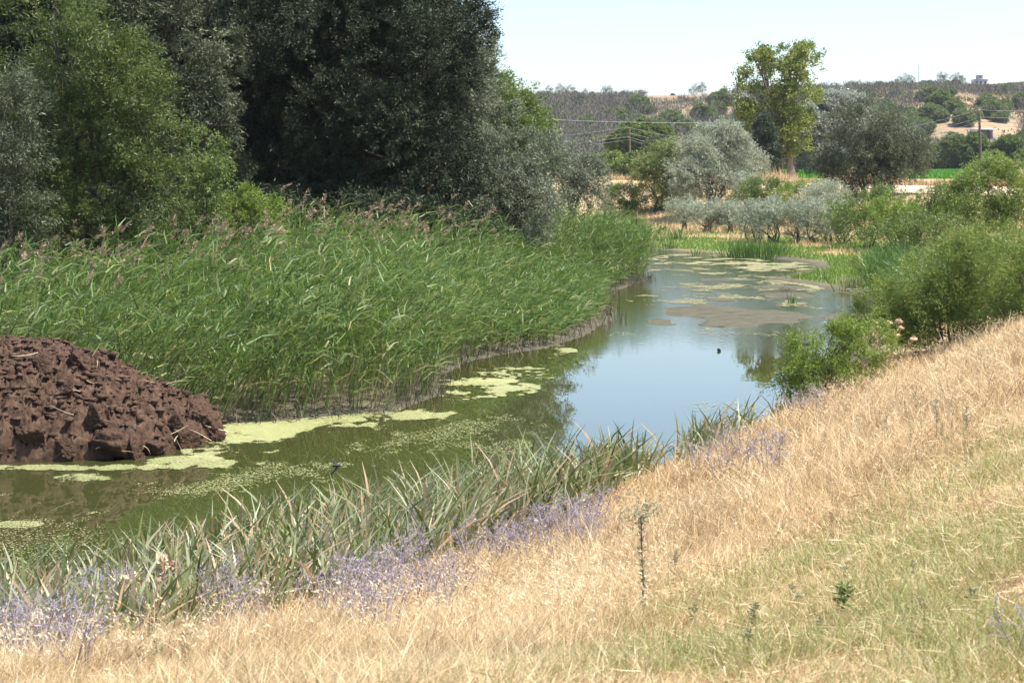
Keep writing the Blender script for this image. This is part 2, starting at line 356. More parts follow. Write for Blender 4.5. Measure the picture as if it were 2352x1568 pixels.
nt.links.new(g4.outputs[0], b.inputs["Height"]); nt.links.new(b.outputs[0], p.inputs["Normal"])
M['water'] = m
o = build('water', [(-90, -12, 0), (40, -12, 0), (40, 100, 0), (-90, 100, 0)], [[0, 1, 2, 3]], m); tag(o, kind='structure')

# dirt road: a sheet that follows the embankment top
u = np.linspace(-90, 130, 160); rn = np.array([.902, .432]); rd = np.array([-.432, .902]); base = rn * 80.3
Vr = []
for q in (-2.6, -.9, .9, 2.6):
    P = base + rd * u[:, None] + rn * (q + .25 * fbm(u * .2, q + 0 * u, 0, 8, 2))[:, None]
    Vr.append(np.column_stack([P, ground(P[:, 0], P[:, 1]) + .07]))
Vr = np.stack(Vr, 1); k = np.arange(len(u) * 4).reshape(-1, 4)
Fr = np.concatenate([np.stack([k[:-1, j], k[:-1, j+1], k[1:, j+1], k[1:, j]], -1) for j in range(3)])
tag(build('dirt_road', Vr.reshape(-1, 3), Fr, M['road'], smooth=True), kind='structure')

# ------------------------------------------------------------------ leaves, crowns, trees
def leaf_obj(name, P, A, L, W, tint, mat, parent=None, rng=None, side=None):
    n = len(P); A = unit(A)
    Sd = unit(np.cross(A, rng.normal(size=(n, 3)))) if side is None else side
    L = np.broadcast_to(L, (n,))[:, None]; W = np.broadcast_to(W, (n,))[:, None]
    V = np.empty((n, 4, 3), np.float32)
    V[:, 0] = P; V[:, 1] = P + A * L * .5 + Sd * W / 2; V[:, 2] = P + A * L; V[:, 3] = P + A * L * .5 - Sd * W / 2
    return build(name, V.reshape(-1, 3), np.arange(4 * n, dtype=np.int32).reshape(n, 4), mat, parent, {'tint': np.repeat(np.clip(tint, 0, 1), 4)})
def tuft_points(lobes, dens, seed, inner=.55, gap=-.32, bump=.25, low=-.85, sub=17):
    rng = R(seed); Ps, Os = [], []
    lo = np.array(lobes, float); subs = []
    for (cx, cy, cz, rx, ry, rz) in lo:
        d = unit(rng.normal(size=(sub, 3)) + np.array([0, 0, .25])); q = .27 + .24 * rng.random(sub)
        for k in range(sub):
            c = np.array([cx, cy, cz]) + d[k] * np.array([rx, ry, rz]) * (1.10 - q[k] * .65)
            subs.append((*c, *(np.array([rx, ry, rz]) * q[k] * (.85 + .3 * rng.random(3))), *d[k]))
        n = int(dens * 1.1 * (rx * ry + rx * rz + ry * rz)); dd = unit(rng.normal(size=(n, 3)))      # loose filling inside
        Ps.append(np.array([cx, cy, cz]) + dd * (rng.random((n, 1)) ** .5 * .85) * np.array([rx, ry, rz])); Os.append(dd)
    subs = np.array(subs)
    for sb in subs:
        cx, cy, cz, rx, ry, rz = sb[:6]; n = max(4, int(dens * 9.0 * (rx * ry + rx * rz + ry * rz) / 3 * 1.25))
        d = unit(rng.normal(size=(n, 3)) + sb[6:] * .7 + np.array([0, 0, .3]))
        bm = 1 + bump * 1.4 * fbm(d[:, 0] * 2.0 + cx, d[:, 1] * 2.0 + cy, d[:, 2] * 2.0 + cz, seed, 2)
        rad = (.62 + .38 * np.sqrt(rng.random(n))) * bm
        Ps.append(np.array([cx, cy, cz]) + d * rad[:, None] * np.array([rx, ry, rz])); Os.append(unit(d * .7 + sb[6:] * .5))
    P, O = np.concatenate(Ps), np.concatenate(Os)
    q = np.stack([np.linalg.norm((P - l[:3]) / l[3:], axis=1) for l in lo])
    keep = (q.min(0) > .45) | (rng.random(len(P)) < .35)
    sc = 1.3 / np.mean(lo[:, 3:])
    keep &= fbm(P[:, 0] * sc * 1.3, P[:, 1] * sc * 1.3, P[:, 2] * sc * 1.3, seed + 5, 2) > gap
    return P[keep], O[keep]
def tree(name, loc, lobes, mat, label, cat='tree', group=None, seed=1, dens=9, leaves=34, L=.16, W=.034, tuft=.5, droop=.25, splay=.75, up=.35,
         trunk=.2, bark='bark', stems=1, inner=.55, gap=-.32, bump=.25, rz=0, low=-.85, limbs=7, lean=(0, 0)):
    """lobes in metres relative to the base; trunk and crown are parts"""
    rng = R(seed); root = empty(name, loc, label, cat, group, rz)
    P, O = tuft_points(lobes, dens, seed, inner, gap, bump, low)
    P = P[P[:, 2] > .05]if False else P
    O = O[:len(P)]
    T = len(P)
    a = unit(O + np.array([0, 0, up]) + rng.normal(size=(T, 3)) * .45)
    s = rng.random((T, leaves)) ** .8
    tl = tuft * (.6 + .7 * rng.random((T, 1, 1)))
    Q = P[:, None] + a[:, None] * s[..., None] * tl + rng.normal(size=(T, leaves, 3)) * .13 * tl
    Q[..., 2] -= droop * tl[..., 0] * s ** 2
    A = a[:, None] * .7 + rng.normal(size=(T, leaves, 3)) * splay; A[..., 2] -= droop * 1.3 * s
    tint = np.clip(.42 + .16 * rng.normal(size=(T, 1)) + .17 * rng.normal(size=(T, leaves)), 0, 1)
    Q = Q.reshape(-1, 3); A = A.reshape(-1, 3)
    ok = Q[:, 2] > .03
    n = ok.sum(); sz = .6 + .6 * rng.random(n)
    leaf_obj('crown', Q[ok], A[ok], L * sz, W * sz, tint.ravel()[ok], M[mat], root, rng)
    g = Geo(); lo = np.array(lobes, float); top = lo[:, 2].max(); cen = lo[:, :3].mean(0)
    for k in range(stems):
        b0 = np.array([0, 0, -.15]) if stems == 1 else np.array([*rng.normal(size=2) * trunk * 1.6, -.15])
        tip = np.array([cen[0] * .6 + lean[0], cen[1] * .6 + lean[1], top * (.72 if stems == 1 else .55)]) + (rng.normal(size=3) * lo[:, 3].mean() * (.08 if stems == 1 else .55))
        TP = bez(b0, tip, [rng.normal() * .25, rng.normal() * .25, 0], 8, trunk * .15, rng)
        tr = trunk / math.sqrt(stems) * np.array([1.35, 1.05, .95, .85, .72, .58, .42, .22]); g.tube(TP, tr, 7)
        for j, l in enumerate(lo):
            if stems > 1 and (j + k) % stems: continue
            kk = int(np.clip(2 + 4 * (l[2] / max(top, .1)) * .7, 1, 5))
            LP = bez(TP[kk], l[:3], [0, 0, .15 * l[5]], 6, trunk * .2, rng); g.tube(LP, tr[kk] * np.linspace(.62, .22, 6), 5)
            sel = np.where(np.linalg.norm((P - l[:3]) / l[3:], axis=1) < 1.25)[0]
            for t in rng.choice(sel, min(limbs, len(sel)), replace=False) if len(sel) else []:
                BP = bez(LP[rng.integers(2, 6)], P[t], [0, 0, .1 * l[5]], 5, trunk * .12, rng); g.tube(BP, tr[kk] * np.linspace(.24, .05, 5) + .004, 4)
    g.build('trunk', M[bark], root, True)
    return root
def lob(D, base, items, depth=1.0):
    """lobes surveyed on the photograph (x, y, half-width, half-height[, depth offset]) -> metres from the base"""
    out = []
    for it in items:
        x, y, rx, ry = it[:4]; dy = it[4] if len(it) > 4 else 0
        d = D + dy
        out.append(((x - CXP) / FPX * d - base[0], d - base[1], EYE - (y - HZ) / FPX * d - base[2], rx / FPX * d, (rx + ry) / 2 / FPX * d * depth, ry / FPX * d))
    return out
def photo_tree(name, bx, D, items, mat, label, cat='tree', depth=1.0, **kw):
    X = (bx - CXP) / FPX * D; base = np.array([X, D, gz(X, D)])
    return tree(name, base, lob(D, base, items, depth), mat, label, cat, **kw)

BIG = dict(dens=6.5, leaves=54, L=.14, W=.036, tuft=.5, trunk=.3, gap=-.2, bump=.4)
LB = 'trees on the left bank'
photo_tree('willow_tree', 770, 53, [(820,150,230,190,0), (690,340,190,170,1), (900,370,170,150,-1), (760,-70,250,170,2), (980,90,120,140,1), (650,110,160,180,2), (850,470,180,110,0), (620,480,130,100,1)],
           'willow_shaded', 'tallest dark willow with a wide blackish crown behind the reeds', group=LB, seed=3, **BIG)
photo_tree('willow_tree', 1020, 60, [(1030,70,85,90,0), (1055,165,85,80,-1), (985,240,110,110,0), (985,-50,90,90,1), (1090,250,85,80,0), (1000,380,110,90,-1)],
           'willow_lit', 'tall grey-green willow whose lit crown edge meets the open sky', group=LB, seed=5, **BIG)
photo_tree('leafy_tree', 1170, 67, [(1190,255,70,60,0), (1165,330,75,70,1), (1130,240,70,60,1), (1195,310,55,55,-1)], 'leaf_mid',
           'rounded bright green tree at the far right tip of the dense left bank', group=LB, seed=7, dens=6, leaves=34, L=.17, W=.05, tuft=.65, gap=-.22, trunk=.25)
photo_tree('willow_tree', 1160, 57, [(1130,395,75,65,0), (1215,365,65,50,0), (1180,450,85,65,-1), (1090,470,75,70,0), (1240,420,55,60,1), (1160,510,80,45,0), (1060,530,70,50,0)],
           'willow_lit', 'low silvery willow leaning over the reeds below the green tree', group=LB, seed=9, dens=7, leaves=46, L=.13, W=.032, tuft=.55, gap=-.2, trunk=.22)
photo_tree('willow_tree', 1315, 84, [(1322,370,48,38,0), (1345,410,34,45,0), (1290,415,42,48,0), (1320,450,45,38,0)], 'willow_lit',
           'small drooping willow standing alone at the river bend', group=LB, seed=11, dens=6, leaves=34, L=.18, W=.04, tuft=.7, gap=-.2, droop=.8, up=.0, trunk=.2)
photo_tree('willow_tree', 210, 37, [(150,110,95,95,0), (255,190,95,80,0), (330,300,75,90,0), (200,310,120,100,1), (95,440,100,90,0), (340,430,70,80,0), (230,450,100,80,0), (120,20,80,60,.5), (60,230,80,90,1), (160,530,120,40,0)],
           'willow_green', 'sunlit fresh green willow nearest the water behind the reeds', group=LB, seed=13, dens=8, leaves=52, L=.12, W=.025, tuft=.55, gap=-.2, bump=.35, trunk=.16, stems=2)
photo_tree('willow_tree', -10, 35.5, [(5,270,65,80,0), (20,400,70,80,0), (-60,330,90,110,0), (0,500,80,60,0)], 'willow_grey',
           'grey willow cut by the left edge of the view', group=LB, seed=15, dens=8, leaves=52, L=.115, W=.024, tuft=.52, gap=-.2, bump=.35, trunk=.14, stems=2)
photo_tree('willow_tree', 400, 50, [(410,80,120,100,0), (300,10,130,90,0), (455,200,90,80,0), (500,290,55,45,-1), (400,-60,150,80,1), (430,360,100,90,1), (480,440,80,80,1)], 'willow_grey',
           'tall grey willow with bare twigs between the dark and the fresh green willow', group=LB, seed=17, limbs=12, **BIG)
photo_tree('willow_tree', 40, 47, [(50,20,110,90,0), (-70,60,130,120,0), (30,150,110,100,1), (150,-60,140,80,1), (120,260,150,140,2), (0,400,120,120,2)], 'willow_shaded',
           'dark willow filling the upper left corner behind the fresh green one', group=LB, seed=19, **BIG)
photo_tree('willow_tree', 570, 64, [(560,60,180,170,0), (560,300,170,170,0), (400,330,150,150,0), (480,-60,200,120,0), (700,470,170,90,0), (930,480,150,90,0), (300,460,150,100,0)], 'willow_shaded',
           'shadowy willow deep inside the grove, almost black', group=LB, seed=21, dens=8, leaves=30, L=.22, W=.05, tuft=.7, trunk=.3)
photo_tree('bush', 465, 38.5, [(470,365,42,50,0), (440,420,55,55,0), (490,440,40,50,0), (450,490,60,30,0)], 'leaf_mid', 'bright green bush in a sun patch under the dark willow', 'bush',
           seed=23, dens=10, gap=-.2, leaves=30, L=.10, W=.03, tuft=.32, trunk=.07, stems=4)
photo_tree('bush', 545, 39.5, [(550,468,40,22,0), (600,485,35,18,0), (510,490,50,26,0), (560,505,70,22,0)], 'lime', 'low lime green shrub rising just over the reed tops', 'bush',
           seed=25, dens=11, gap=-.2, leaves=30, L=.10, W=.025, tuft=.3, trunk=.05, stems=4)
photo_tree('bush', 760, 48, [(760,520,200,60,0), (600,520,120,60,-1), (930,530,130,50,0), (1040,545,80,45,2)], 'willow_shaded', 'dark undergrowth shrub in the shade at the foot of the grove', 'bush',
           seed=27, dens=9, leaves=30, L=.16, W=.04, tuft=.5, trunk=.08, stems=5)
photo_tree('bush', 250, 41, [(200,520,130,50,0), (60,520,110,60,0), (380,515,90,50,0)], 'willow_shaded', 'dark undergrowth shrub in the shade under the fresh green willow', 'bush',
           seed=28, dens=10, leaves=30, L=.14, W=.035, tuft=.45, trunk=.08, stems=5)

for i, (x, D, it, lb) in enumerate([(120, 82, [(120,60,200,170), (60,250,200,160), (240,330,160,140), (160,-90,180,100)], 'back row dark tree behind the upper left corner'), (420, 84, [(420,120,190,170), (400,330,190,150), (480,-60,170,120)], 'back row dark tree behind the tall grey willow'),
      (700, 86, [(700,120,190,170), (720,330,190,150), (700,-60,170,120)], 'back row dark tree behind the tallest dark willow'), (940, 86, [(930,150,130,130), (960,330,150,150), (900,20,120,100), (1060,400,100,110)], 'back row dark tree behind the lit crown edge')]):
    photo_tree('willow_tree', x, D, it, 'willow_shaded', lb, group=LB, seed=400 + i, dens=4, leaves=26, L=.42, W=.13, tuft=.9, trunk=.3)
# middle distance, beyond the bend
MID = 'trees along the dirt road'
MK = dict(dens=4.5, leaves=32, L=.24, W=.055, tuft=.8, gap=-.22, bump=.35)
photo_tree('willow_tree', 1645, 124, [(1650,345,62,48,0), (1600,390,55,55,0), (1695,385,50,50,0), (1645,420,75,45,-1), (1650,320,38,28,0)], 'silver',
           'round silver-green willow like a ball beside the meadow', group=MID, seed=31, trunk=.25, stems=4, **MK)
photo_tree('willow_tree', 1515, 131, [(1535,372,46,36,0), (1490,415,36,40,0), (1525,420,46,50,0), (1510,465,50,32,0), (1560,440,40,40,0)], 'willow_pale',
           'yellow-green willow left of the silver ball willow', group=MID, seed=33, trunk=.2, stems=4, **MK)
photo_tree('bush', 1428, 132, [(1430,465,30,28,0), (1425,490,32,18,0)], 'leaf_mid', 'dark olive bush between the small drooping willow and the yellow-green willow', 'bush', seed=35, trunk=.1, stems=4, **MK)
photo_tree('poplar_tree', 1820, 172, [(1760,190,55,50,0), (1800,160,45,40,0), (1850,140,32,28,0), (1770,250,60,55,0), (1825,230,45,60,0), (1720,225,35,40,0), (1810,310,45,50,0), (1760,330,45,40,0), (1740,150,28,28,0)],
           'poplar', 'tallest yellow-green poplar by the dirt road, rising above the ridge', group=MID, seed=37, dens=2.2, leaves=24, L=.28, W=.16, tuft=1.0, up=.9, gap=-.06, bump=.4, trunk=.42, bark='pale_bark', low=-.6)
photo_tree('poplar_tree', 1740, 178, [(1715,280,30,40,0), (1745,310,35,40,0), (1700,240,22,30,0)], 'white_poplar', 'thin silvery poplar against the left flank of the tallest poplar', group=MID, seed=39,
           dens=2.6, leaves=22, L=.28, W=.15, tuft=.9, up=.6, gap=-.05, trunk=.2, bark='pale_bark')
photo_tree('poplar_tree', 1890, 182, [(1930,245,45,25,0), (1890,280,50,40,0), (1880,330,40,45,0), (1850,300,30,45,0), (1940,290,40,35,0)], 'white_poplar',
           'white-leaved poplar between the tallest poplar and the dark spreading willow', group=MID, seed=41, dens=5, leaves=26, L=.28, W=.14, tuft=.9, trunk=.28, bark='pale_bark', gap=-.15)
photo_tree('poplar_tree', 1865, 186, [(1870,375,40,20,0), (1900,370,40,22,0)], 'white_poplar', 'low silvery sapling behind the road under the white-leaved poplar', group=MID, seed=42, dens=8, leaves=22, L=.25, W=.12, tuft=.6, trunk=.12)
photo_tree('willow_tree', 2000, 117, [(1985,290,62,42,0), (1930,350,45,45,0), (2040,330,50,50,0), (1990,380,70,50,0), (2085,350,40,30,0), (1935,395,40,30,0), (2050,395,50,35,0), (2110,345,25,22,0)],
           'willow_grey', 'dark spreading willow on the slope beside the road, shaded inside', group=MID, seed=43, trunk=.22, stems=5, limbs=9, dens=4.5, gap=-.2, bump=.35, leaves=32, L=.24, W=.05, tuft=.85)
photo_tree('juniper_tree', 1757, 152, [(1757,385,32,30,0), (1757,345,27,32,0), (1755,305,18,28,0), (1756,282,9,16,0)], 'conifer', 'dark pointed juniper between the silver ball willow and the tallest poplar', group=MID,
           seed=45, dens=7, leaves=32, L=.28, W=.06, tuft=.5, up=1.2, trunk=.18)
GS_ = 'grey shrubs at the meadow edge'
gshr = ['pale grey shrub at the left end of the row, below the ball willow', 'low grey shrub with reddish dry stems', 'thin grey shrub beside a green weed',
        'upright grey shrub left of the row centre', 'broad grey shrub at the row centre', 'full grey shrub right of the row centre', 'tall pale shrub behind the row near the spreading willow', 'grey shrub at the right end of the row, beside the green thicket']
for i, (x, yb, yt, hw) in enumerate([(1572,515,462,26), (1630,525,470,34), (1680,528,475,24), (1730,545,475,27), (1780,550,468,33), (1840,552,468,36), (1895,500,430,40), (1905,555,470,32)]):
    D = [112, 108, 107, 97, 95, 94, 104, 95][i]; h = yb - yt; hw *= 1.3
    photo_tree('shrub', x, D, [(x, yt+h*.30, hw*.75, h*.28), (x-hw*.45, yt+h*.48, hw*.55, h*.26), (x+hw*.45, yt+h*.46, hw*.55, h*.26), (x, yt+h*.62, hw*.7, h*.25)],
               'silver', gshr[i], 'shrub', group=GS_, seed=50+i, dens=5, gap=-.2, leaves=26, L=.2, W=.04, tuft=.65, up=.8, trunk=.14, stems=6, low=-.4)
TH = 'green bushes on the right bank'
for i, (x, D, it, mt, lb) in enumerate([
    (1750, 118, [(1750,445,45,22), (1715,460,35,18), (1790,455,40,20), (1745,470,45,14)], 'leaf_mid', 'broad green bush behind the grey shrub row'),
    (1990, 88, [(1985,480,42,32), (1965,515,40,28), (2010,520,45,28), (2030,470,40,25)], 'leaf_mid', 'dark green bush just right of the grey shrub row'),
    (2060, 84, [(2060,490,45,28), (2040,520,45,28), (2090,515,45,28)], 'lime', 'light green bush in the middle of the green thicket'),
    (2150, 86, [(2150,470,40,25), (2130,505,45,28), (2180,500,45,28), (2165,455,30,15)], 'leaf_mid', 'deep green bush below the dark patch on the tan slope'),
    (1935, 92, [(1930,500,28,24), (1950,525,30,22)], 'leaf_mid', 'narrow dark bush filling the gap beside the grey shrub row'), (2100, 74, [(2100,535,60,22), (2050,545,50,18), (2160,535,50,22)], 'leaf_mid', 'low wide bush in front of the green thicket'),
    (2210, 84, [(2215,480,40,28), (2200,505,45,25)], 'lime', 'light bush between the deep green one and the large pale one'), (1830, 112, [(1830,455,45,20), (1870,450,40,22)], 'lime', 'yellow-green weed bush behind the grey shrub row, left of the spreading willow'),
    (2260, 82, [(2270,420,55,35), (2230,455,50,35), (2310,450,55,40), (2340,410,40,30), (2250,490,60,25), (2330,495,50,25)], 'olive_bush', 'large pale bush with dark branches at the right edge')]):
    photo_tree('bush', x, D, it, mt, lb, 'bush', group=TH, seed=70+i, dens=5.5, gap=-.2, leaves=28, L=.17, W=.05, tuft=.65, trunk=.1, stems=5)
# big feathery bushes on the near right bank
FE = dict(dens=15, leaves=44, L=.085, W=.016, tuft=.42, up=.9, splay=.6, trunk=.05, stems=6, inner=.6, bump=.4, gap=-.25)
photo_tree('bush', 2190, 33, [(2180,640,90,70), (2270,620,90,75), (2120,690,70,60), (2230,720,110,80), (2330,680,80,90), (2140,780,80,60), (2080,740,50,50), (2300,590,70,40), (2200,600,60,30), (2040,790,60,45), (2100,820,80,45), (2220,800,90,50), (2030,720,45,50), (2010,760,50,50), (2075,815,50,40)], 'olive_bush',
           'largest feathery green bush on the right bank, beside the water', 'bush', group='feathery bushes on the near bank', seed=81, **FE)
photo_tree('bush', 2350, 31, [(2340,640,70,90), (2400,700,90,90), (2330,740,50,60)], 'olive_bush', 'feathery bush cut by the right edge of the view', 'bush', group='feathery bushes on the near bank', seed=83, **FE)
photo_tree('bush', 1890, 27.6, [(1890,820,60,45), (1850,860,35,25), (1930,800,40,35), (1900,880,60,40), (1955,840,40,40), (1990,800,45,42), (1850,895,40,30)], 'lime', 'small light green bush leaning over the water in front of the big feathery one', 'bush',
           group='feathery bushes on the near bank', seed=85, dens=17, leaves=34, L=.08, W=.018, tuft=.32, up=.7, trunk=.035, stems=6, gap=-.3)

# ------------------------------------------------------------------ blades (grass, iris, reeds): bent ribbons
def ribbons(name, P, A, bend, L, W, tint, mat, rng, parent=None, seg=2, taper=.75, side=None):
    """P base, A unit start direction, bend vector added along the blade (quadratic)"""
    n = len(P); L = np.broadcast_to(L, (n,)); W = np.broadcast_to(W, (n,))
    if side is None: side = unit(np.cross(A, rng.normal(size=(n, 3))))
    ts = np.linspace(0, 1, seg + 1); V = np.empty((n, (seg + 1) * 2, 3), np.float32)
    for i, t in enumerate(ts):
        c = P + A * (L * t)[:, None] + bend * (L * t * t)[:, None]
        ww = (W * (1 - t * taper if t < 1 else .08) / 2)[:, None]
        V[:, 2*i] = c - side * ww; V[:, 2*i+1] = c + side * ww
    k = (seg + 1) * 2; b = np.arange(n)[:, None] * k
    F = np.concatenate([b + np.array([[2*i, 2*i+1, 2*i+3, 2*i+2]]) for i in range(seg)], 0)
    return build(name, V.reshape(-1, 3), F, mat, parent, {'tint': np.repeat(np.clip(tint, 0, 1), k)})
def in_poly(X, Y, poly):
    poly = np.array(poly, float); ins = np.zeros(X.shape, bool)
    for i in range(len(poly)):
        a, b = poly[i], poly[(i + 1) % len(poly)]
        c = (a[1] > Y) != (b[1] > Y)
        if a[1] != b[1]: ins ^= c & (X < (b[0]-a[0]) * (Y-a[1]) / (b[1]-a[1]) + a[0])
    return ins
# reed bed
rng = R(101)
RP = [(-20, 27), (-12, 25.8), (-8, 26.2), (-5.3, 26.3), (-4, 27.0), (-2.2, 28.1), (-1.5, 30), (-1.5, 33.8), (-.8, 36.2), (1.0, 39.2), (1.9, 43), (2.5, 46), (2.7, 53), (3.3, 57.5), (5.2, 62.5), (5.5, 68), (4.5, 76), (1, 72), (-2.5, 58), (-6, 47), (-9, 41), (-14, 36), (-22, 34)]
n = 60000; X = rng.uniform(-22, 6.5, n); Y = rng.uniform(25, 77, n)
ok = in_poly(X, Y, RP); X, Y = X[ok], Y[ok]
ed = sdist(X, Y); ok = rng.random(len(X)) < np.where(ed < 2.0, .9, .48); X, Y, ed = X[ok], Y[ok], ed[ok]
ns = len(X); Z = ground(X, Y)
H = (2.3 + .5 * sm(1.2, 5, ed) + .45 * fbm(X * .4, Y * .4, 0, 61, 3) + (.25 + .1 * rng.random(ns)) * rng.normal(size=ns)) * (1 - .45 * (1 - sm(0, 1.0, ed)) * rng.random(ns))
H *= 1 - .15 * sm(-6, -12, X)
lowr = sm(34, 39, Y) * (1 - sm(58, 63, Y)); H *= 1 - lowr * (1 - np.clip(.30 + .7 * sm(.2, 5.5, ed), 0, 1))
lean = np.stack([.10 + .55 * sm(-3.2, -6, X) * (1 - .3 * rng.random(ns)) * sm(8, 0, ed), -.10 - .0 * X, 0 * X], 1) + .13 * rng.normal(size=(ns, 3)) * np.array([1, 1, 0])
base = np.stack([X, Y, Z], 1); A = unit(lean + np.array([0, 0, 1.]))
bend = np.stack([.14 + .1 * rng.normal(size=ns), .1 * rng.normal(size=ns), -.06 * np.ones(ns)], 1)
reed_root = bpy.data.objects.new('reed_bed', None); COL.objects.link(reed_root); reed_root.location = (0, 0, 0)
tag(reed_root, 'dense green reeds with drooping leaves along the left bank', 'reeds', kind='stuff')
o = ribbons('stem', base, A, bend, H, .017, .55 + .5 * rng.random(ns), M['reed'], rng, reed_root, 3, .5); o['kind'] = 'stuff'
NL = 9
tt_ = (.22 + .78 * (np.arange(NL)[None] + rng.random((ns, NL))) / NL)
c = base[:, None] + A[:, None] * (H[:, None] * tt_)[..., None] + bend[:, None] * (H[:, None] * tt_ ** 2)[..., None]
wind = np.array([.42, -.12, .0])
ld = rng.normal(size=(ns, NL, 3)) * np.array([.7, .7, .25]) + wind + np.array([0, 0, 1.25]); ld = unit(ld)
LL = (.34 + .34 * rng.random((ns, NL)))
bd = np.stack([.15 + 0 * LL, 0 * LL, -.30 - .40 * rng.random((ns, NL))], -1)
tn = np.clip(.44 + .22 * rng.normal(size=(ns, NL)) + .2 * fbm(X * .5, Y * .5, 0, 66, 2)[:, None] - .0, 0, .88); tn[rng.random((ns, NL)) < .05 + .25 * (tt_ < .4)] = .97
o = ribbons('leaf', c.reshape(-1, 3), ld.reshape(-1, 3), bd.reshape(-1, 3), LL.ravel(), (.022 + .014 * rng.random(ns * NL)), tn.ravel(), M['reed'], rng, reed_root, 2, .6); o['kind'] = 'stuff'
sel = np.where((ed > 4.5) & (rng.random(ns) < .15 * (X > -13)))[0]
tip = base[sel] + A[sel] * H[sel][:, None] + bend[sel] * H[sel][:, None]
k = 26; s = rng.random((len(sel), k)); dirp = unit(np.array([.45, -.1, .8]) + .25 * rng.normal(size=(len(sel), 3)))
P = tip[:, None] + dirp[:, None] * (s * .36 + .05)[..., None] - np.array([0, 0, .1]) * (s ** 2)[..., None]
Aa = dirp[:, None] + rng.normal(size=P.shape) * .55 + np.array([.35, 0, -.35])
o = leaf_obj('seed_plume', P.reshape(-1, 3), Aa.reshape(-1, 3), .11, .022, .5 + .22 * rng.normal(size=P.shape[:2]).ravel(), M['plume'], reed_root, rng); o['kind'] = 'stuff'
# dead brown stubs along the reed foot
rng = R(103); n = 30000; X = rng.uniform(-6, 6, n); Y = rng.uniform(25.5, 66, n); ed = sdist(X, Y); ok = (np.abs(ed - .1) < .35 + .25 * rng.random(n)) & (X < np.interp(Y, [25, 35, 45, 66], [0, 3.5, 5, 8])); X, Y = X[ok][:1500], Y[ok][:1500]; n = len(X)
o = ribbons('dead_reed_stubble', np.stack([X, Y, np.maximum(ground(X, Y), -.02)], 1), unit(np.stack([.35 * rng.normal(size=n), .35 * rng.normal(size=n), np.ones(n)], 1)), .15 * rng.normal(size=(n, 3)), .15 + .4 * rng.random(n), .018,
            .5 + .3 * rng.normal(size=n), leaf_mat('dead_reed', [(.06,.045,.03), (.11,.085,.055), (.2,.16,.1)], .8, 0), rng); tag(o, 'short dead brown reed stubble at the waterline', 'stubble', kind='stuff')

def irisw(X): return np.interp(X, [-8, -5, -3, -1.5, 0, .9, 2.0, 3.2, 4.2, 5.2], [3.3, 3.5, 3.4, 2.9, 2.0, 1.75, .95, .5, .35, .25])
# iris belt along the near bank
rng = R(111); n = 52000
q = rng.uniform(0, 1, n); sh = np.array(near_shore[:10]); L_ = np.concatenate([[0], np.cumsum(np.hypot(*np.diff(sh, axis=0).T))])
sx = np.interp(q * L_[-1], L_, sh[:, 0]); sy = np.interp(q * L_[-1], L_, sh[:, 1])
off = rng.uniform(-.3, 3.9, n); nx, ny = .70, -.71
X, Y = sx + nx * off, sy + ny * off
wd = irisw(X)
ed = sdist(X, Y)
cl = fbm(X * 1.4, Y * 1.4, 0, 71, 3)
ok = (ed > -.25) & (ed < wd * 1.25) & (cl > -.14 - .12 * (X < -.5)) & (X > -10)
X, Y, ed = X[ok], Y[ok], ed[ok]; n = len(X)
dens = np.interp(X, [-6, 2, 3, 5], [.55, .50, .22, .12]); ok = rng.random(n) < dens; X, Y, ed = X[ok], Y[ok], ed[ok]; n = len(X)
cl2 = fbm(X * 1.1, Y * 1.1, 0, 72, 3)
A = unit(np.stack([.05 + .17 * rng.normal(size=n) + .18 * cl2, .04 + .2 * rng.normal(size=n), np.ones(n)], 1))
bd = np.stack([.30 * rng.normal(size=n) + .06, .2 * rng.normal(size=n), -.10 - .50 * rng.random(n) ** 3], 1)
tn = np.clip(np.interp(X, [-5, -1, 1, 3], [.60, .50, .36, .42]) + .27 * rng.normal(size=n) + .25 * cl2, 0, .88); tn[rng.random(n) < .14] = 1
o = ribbons('iris_leaves', np.stack([X, Y, ground(X, Y) - .02], 1), A, bd, (.36 + .60 * rng.random(n)) * (1 + .6 * cl2) * np.interp(X, [-6, -2, 0, 2, 4], [.80, .85, 1.0, .95, .7]), .026 + .022 * rng.random(n), tn, M['iris'], rng, None, 4, .55)
tag(o, 'belt of broad sword-shaped iris leaves along the near waterline', 'iris leaves', kind='stuff')

# near grass
def near_points(n, seed, dmax=34):
    rng = R(seed); D = 4.2 * (dmax / 4.2) ** (rng.random(n)); n = int(n * 1.6); D = 4.2 * (dmax / 4.2) ** (rng.random(n)); t = rng.uniform(-.50, .78, n); ok = (np.abs(t) < .38) | (rng.random(n) < .6); t, D = t[ok], D[ok]; X, Y = t * D, D
    ed = sdist(X, Y); return X, Y, ed, rng
def near_side(X, Y): return X > np.interp(Y, [19, 19.5, 20, 25, 35, 45], [-60, -12, -5, 0, 3.5, 6.5])
X, Y, ed, rng = near_points(380000, 121)
lw = lawnf(X, Y); keep = (ed > irisw(X) * (.62 + .5 * rng.random(len(X)))) & near_side(X, Y) & (rng.random(len(X)) < 1 - .3 * lw)
X, Y, ed, lw = X[keep], Y[keep], ed[keep], lw[keep]; n = len(X)
tall = np.clip(.5 + .9 * fbm(X * .5, Y * .5, 0, 45, 3) + .35 * sm(8, 11, Y) - .35 * (1 - sm(6, 8.5, Y)), .10, 1) * (1 - .85 * lw)
H = (.07 + .27 * tall * (.4 + .9 * rng.random(n))) * np.where(rng.random(n) < .12, 1.6, 1) * (.55 + .45 * sm(.8, 2.2, ed / np.maximum(irisw(X), .5)))
flop = np.where(rng.random(n) < .3, 1.8, .45)
A = unit(np.stack([.12 + flop * rng.normal(size=n), flop * rng.normal(size=n), np.ones(n)], 1))
